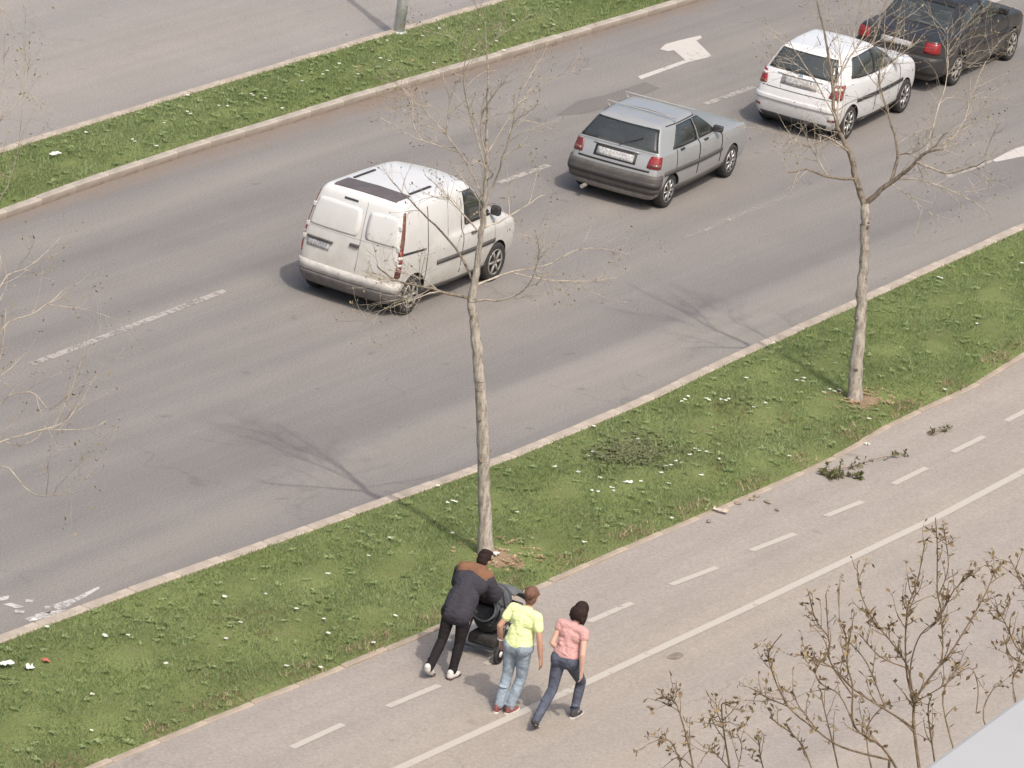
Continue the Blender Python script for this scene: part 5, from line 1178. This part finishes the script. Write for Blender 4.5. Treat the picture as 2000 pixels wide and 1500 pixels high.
# seat tub
V = []; Fc = []; ns = 16
for x, wd, zt, zb in ((.02, .19, .72, .46), (.10, .22, .78, .36), (.32, .22, .72, .34), (.55, .21, .66, .36), (.74, .19, .62, .42), (.80, .15, .60, .47)):
    for j in range(ns):
        a = math.pi*j/(ns-1); V.append((x, wd*math.cos(a), zt-(zt-zb)*math.sin(a)**.7))
for i in range(5):
    for j in range(ns-1): Fc.append((i*ns+j, i*ns+j+1, (i+1)*ns+j+1, (i+1)*ns+j))
Fc += [tuple(range(ns)), tuple(range(5*ns+ns-1, 5*ns-1, -1))]
o = mesh('seat_tub', V, Fc, M_pgrey, pr, True); sd_ = o.modifiers.new('t', 'SOLIDIFY'); sd_.thickness = .02
# hood: barrel of fabric open at the back, with a padded rim
V = []; Fc = []; na = 26; sec = [(-.04, .155, .70), (.0, .175, .71), (.10, .195, .73), (.24, .205, .74), (.36, .20, .73), (.44, .16, .70), (.48, .06, .66)]
for x, r_, zc_ in sec:
    for j in range(na):
        a = 2*math.pi*j/na; V.append((x+.10*math.sin(a)*.4, r_*math.cos(a)*1.05, zc_+r_*math.sin(a)))
for i in range(len(sec)-1):
    for j in range(na): Fc.append((i*na+j, i*na+(j+1) % na, (i+1)*na+(j+1) % na, (i+1)*na+j))
Fc.append(tuple(range((len(sec)-1)*na, len(sec)*na)))
hd_o = mesh('hood', V, Fc, M_pgrey, pr, True); sd_ = hd_o.modifiers.new('t', 'SOLIDIFY'); sd_.thickness = .015
t = MB(); t.tube([(-.045+.04*math.sin(a), .155*math.cos(a)*1.05, .70+.155*math.sin(a)) for a in np.linspace(0, 2*math.pi, 27)], .011, 8); t.build('hood_rim', M_pgrey2, hd_o, True)
V2 = [(.06+.04*math.sin(2*math.pi*j/na), .165*math.cos(2*math.pi*j/na), .715+.165*math.sin(2*math.pi*j/na)) for j in range(na)]; mesh('hood_lining', V2, [tuple(range(na))], M_pdark, hd_o)
for x, r_ in ((.10, .198), (.24, .208)):
    t = MB(); t.tube([(x+.04*math.sin(a), r_*math.cos(a)*1.05, .735+r_*math.sin(a)) for a in np.linspace(0, math.pi, 18)], .008, 6); t.build('hood_rib', M_pgrey2, hd_o, True)
V = []; Fc = []
for i, (x, z_) in enumerate(((.40, .86), (.55, .86), (.72, .80), (.88, .70), (.93, .62))):
    for j in range(9): y = -.21+.42*j/8; V.append((x, y*(1-.04*i), z_-.05*(abs(y)/.21)**2.5))
for i in range(4):
    for j in range(8): Fc.append((i*9+j, i*9+j+1, (i+1)*9+j+1, (i+1)*9+j))
o = mesh('apron', V, Fc, M_pgrey2, pr, True); sd_ = o.modifiers.new('t', 'SOLIDIFY'); sd_.thickness = .02
t = MB(); t.box((.26, 0, .235), (.5, .40, .15)); bevel(t.build('basket', cloth('basket_mesh', (.045, .042, .04)), pr), .04, 3)
t = MB(); t.box((.70, 0, .30), (.16, .34, .03), Matrix.Rotation(R(20), 3, 'Y')); bevel(t.build('footrest', M_black, pr), .01)
bag = empty('handbag', (base.x, base.y, PZ+.93), ph); tag(bag, 'small black bag hanging from the pushchair handle', 'bag')
blob('bag_body', [('e', (-.02, -.02, -.06), (.06, .12, .09), None), ('e', (.0, -.02, -.10), (.07, .13, .06), None)], M_pdark, bag, .012, 3)
t = MB(); t.tube([(-.03, .08, -.02), (-.09, .05, .10), (-.10, -.02, .135), (-.09, -.09, .10), (-.03, -.11, -.02)], .008, 6); t.build('bag_strap', M_black, bag, True)

# ------------------------------------------------------------------ litter and fallen sprigs
M_paper = simple('paper_litter', (.72, .72, .66), .8, var=.1); M_redp = simple('red_wrapper', (.45, .12, .08), .6)
def scrap(name, px, py, z, sx_, sy_, label, cat, mat, group=None):
    p = g(px, py, z); V = []; Fc = []; nx, ny = 4, 3
    for i in range(nx+1):
        for j in range(ny+1): V.append(((i/nx-.5)*sx_+rng.normal(0, sx_*.05), (j/ny-.5)*sy_+rng.normal(0, sy_*.05), abs(rng.normal(.015, .015))))
    for i in range(nx):
        for j in range(ny): a = i*(ny+1)+j; Fc.append((a, a+ny+1, a+ny+2, a+1))
    o = mesh(name, V, Fc, mat); o.location = (p[0], p[1], z); o.rotation_euler = (0, 0, rng.uniform(0, 3)); s_ = o.modifiers.new('t', 'SOLIDIFY'); s_.thickness = .006
    tag(o, label, cat, group); return o
scrap('paper_scrap', 108, 301, .19, .20, .12, 'white paper scrap lying on the grass median opposite the lamp post', 'litter', M_paper)
scrap('paper_scrap', 12, 1297, .17, .17, .10, 'larger white paper scrap in the verge grass beside the red wrapper', 'litter', M_paper)
scrap('paper_scrap', 58, 1304, .17, .10, .09, 'small white paper scrap in the verge grass beside the red wrapper', 'litter', M_paper)
scrap('wrapper', 90, 1291, .17, .10, .08, 'small red wrapper lying in the verge grass', 'litter', M_redp)
scrap('paper_scrap', 968, 1083, .18, .09, .08, 'white paper scrap at the foot of the kinked trunk', 'litter', M_paper)
scrap('paper_scrap', 1226, 942, .16, .12, .10, 'crumpled white paper on the dark patch of dried weeds', 'litter', M_paper)
scrap('paper_scrap', 1407, 997, .14, .20, .07, 'torn cardboard strip on the path edging', 'litter', simple('cardboard', (.5, .42, .34), .85))
scrap('paper_scrap', 1694, 868, .11, .08, .06, 'tiny white paper scrap on the path by the long sprig', 'litter', M_paper)
def sprig(name, pts, label, n, size, mat, r_=.008):
    P0 = g(*pts[0], .11); root = empty(name, P0); tag(root, label, 'sprig'); P = bez([g(x, y, .12+.03*(i % 2))-P0 for i, (x, y) in enumerate(pts)], 4)
    tubes('stem', [(P, taper(len(P), r_, r_*.4))], M_twign, root, 5)
    l = grow([(P, taper(len(P), .01, .006))], n, (.06, .16), (.002, .004), (.4, 1.2), .3, .5, 0, 4); a = tubes('side_shoots', l, M_twign, root, 3, 'stuff'); buds('leaves', l, 5, size, mat, a)
M_sprig = leaf_mat('sprig_leaves', (.07, .075, .03), (.19, .19, .09), .2)
sprig('fallen_sprig', ((1604, 918), (1650, 914), (1690, 902), (1730, 892), (1768, 888)), 'long fallen leafy sprig lying on the path', 26, .05, M_sprig)
sprig('fallen_sprig', ((1600, 922), (1625, 930), (1650, 928), (1678, 930)), 'bushy fallen sprig beside the path edging', 50, .06, M_sprig)
sprig('fallen_sprig', ((1812, 846), (1835, 842), (1850, 836)), 'short dark sprig lying on the path near the forked tree', 12, .05, M_sprig)
M_clod = simple('dry_clod', (.26, .215, .165), .95, var=.25)
# stones and clods along the broken edging
for i, (px, py) in enumerate(((1480, 968), (1470, 974), (1500, 980), (1520, 996), (1442, 982), (1385, 1018))):
    p = g(px, py, .12); o = blob('clod', [('e', (0, 0, .02), (rng.uniform(.03, .07), rng.uniform(.02, .045), .018), None), ('e', (.03, .02, .015), (.04, .03, .025), None)], M_clod, None, .014, 2); o.location = (p[0], p[1], .10); o.rotation_euler = (0, 0, rng.uniform(0, 3))
    tag(o, 'small clod of earth crumbled onto the edge of the path', 'clod', 'clods of earth along the path edge')
d_ = g(1320, 1281, .106); V = [(.16*math.cos(a)*(1+.1*math.sin(3*a)), .09*math.sin(a)*(1+.12*math.cos(2*a)), 0) for a in np.linspace(0, 2*math.pi, 18, endpoint=False)]
o = mesh('stain', V, [tuple(range(18))], simple('path_stain', (.20, .17, .14), .9, var=.3), path); o.location = d_
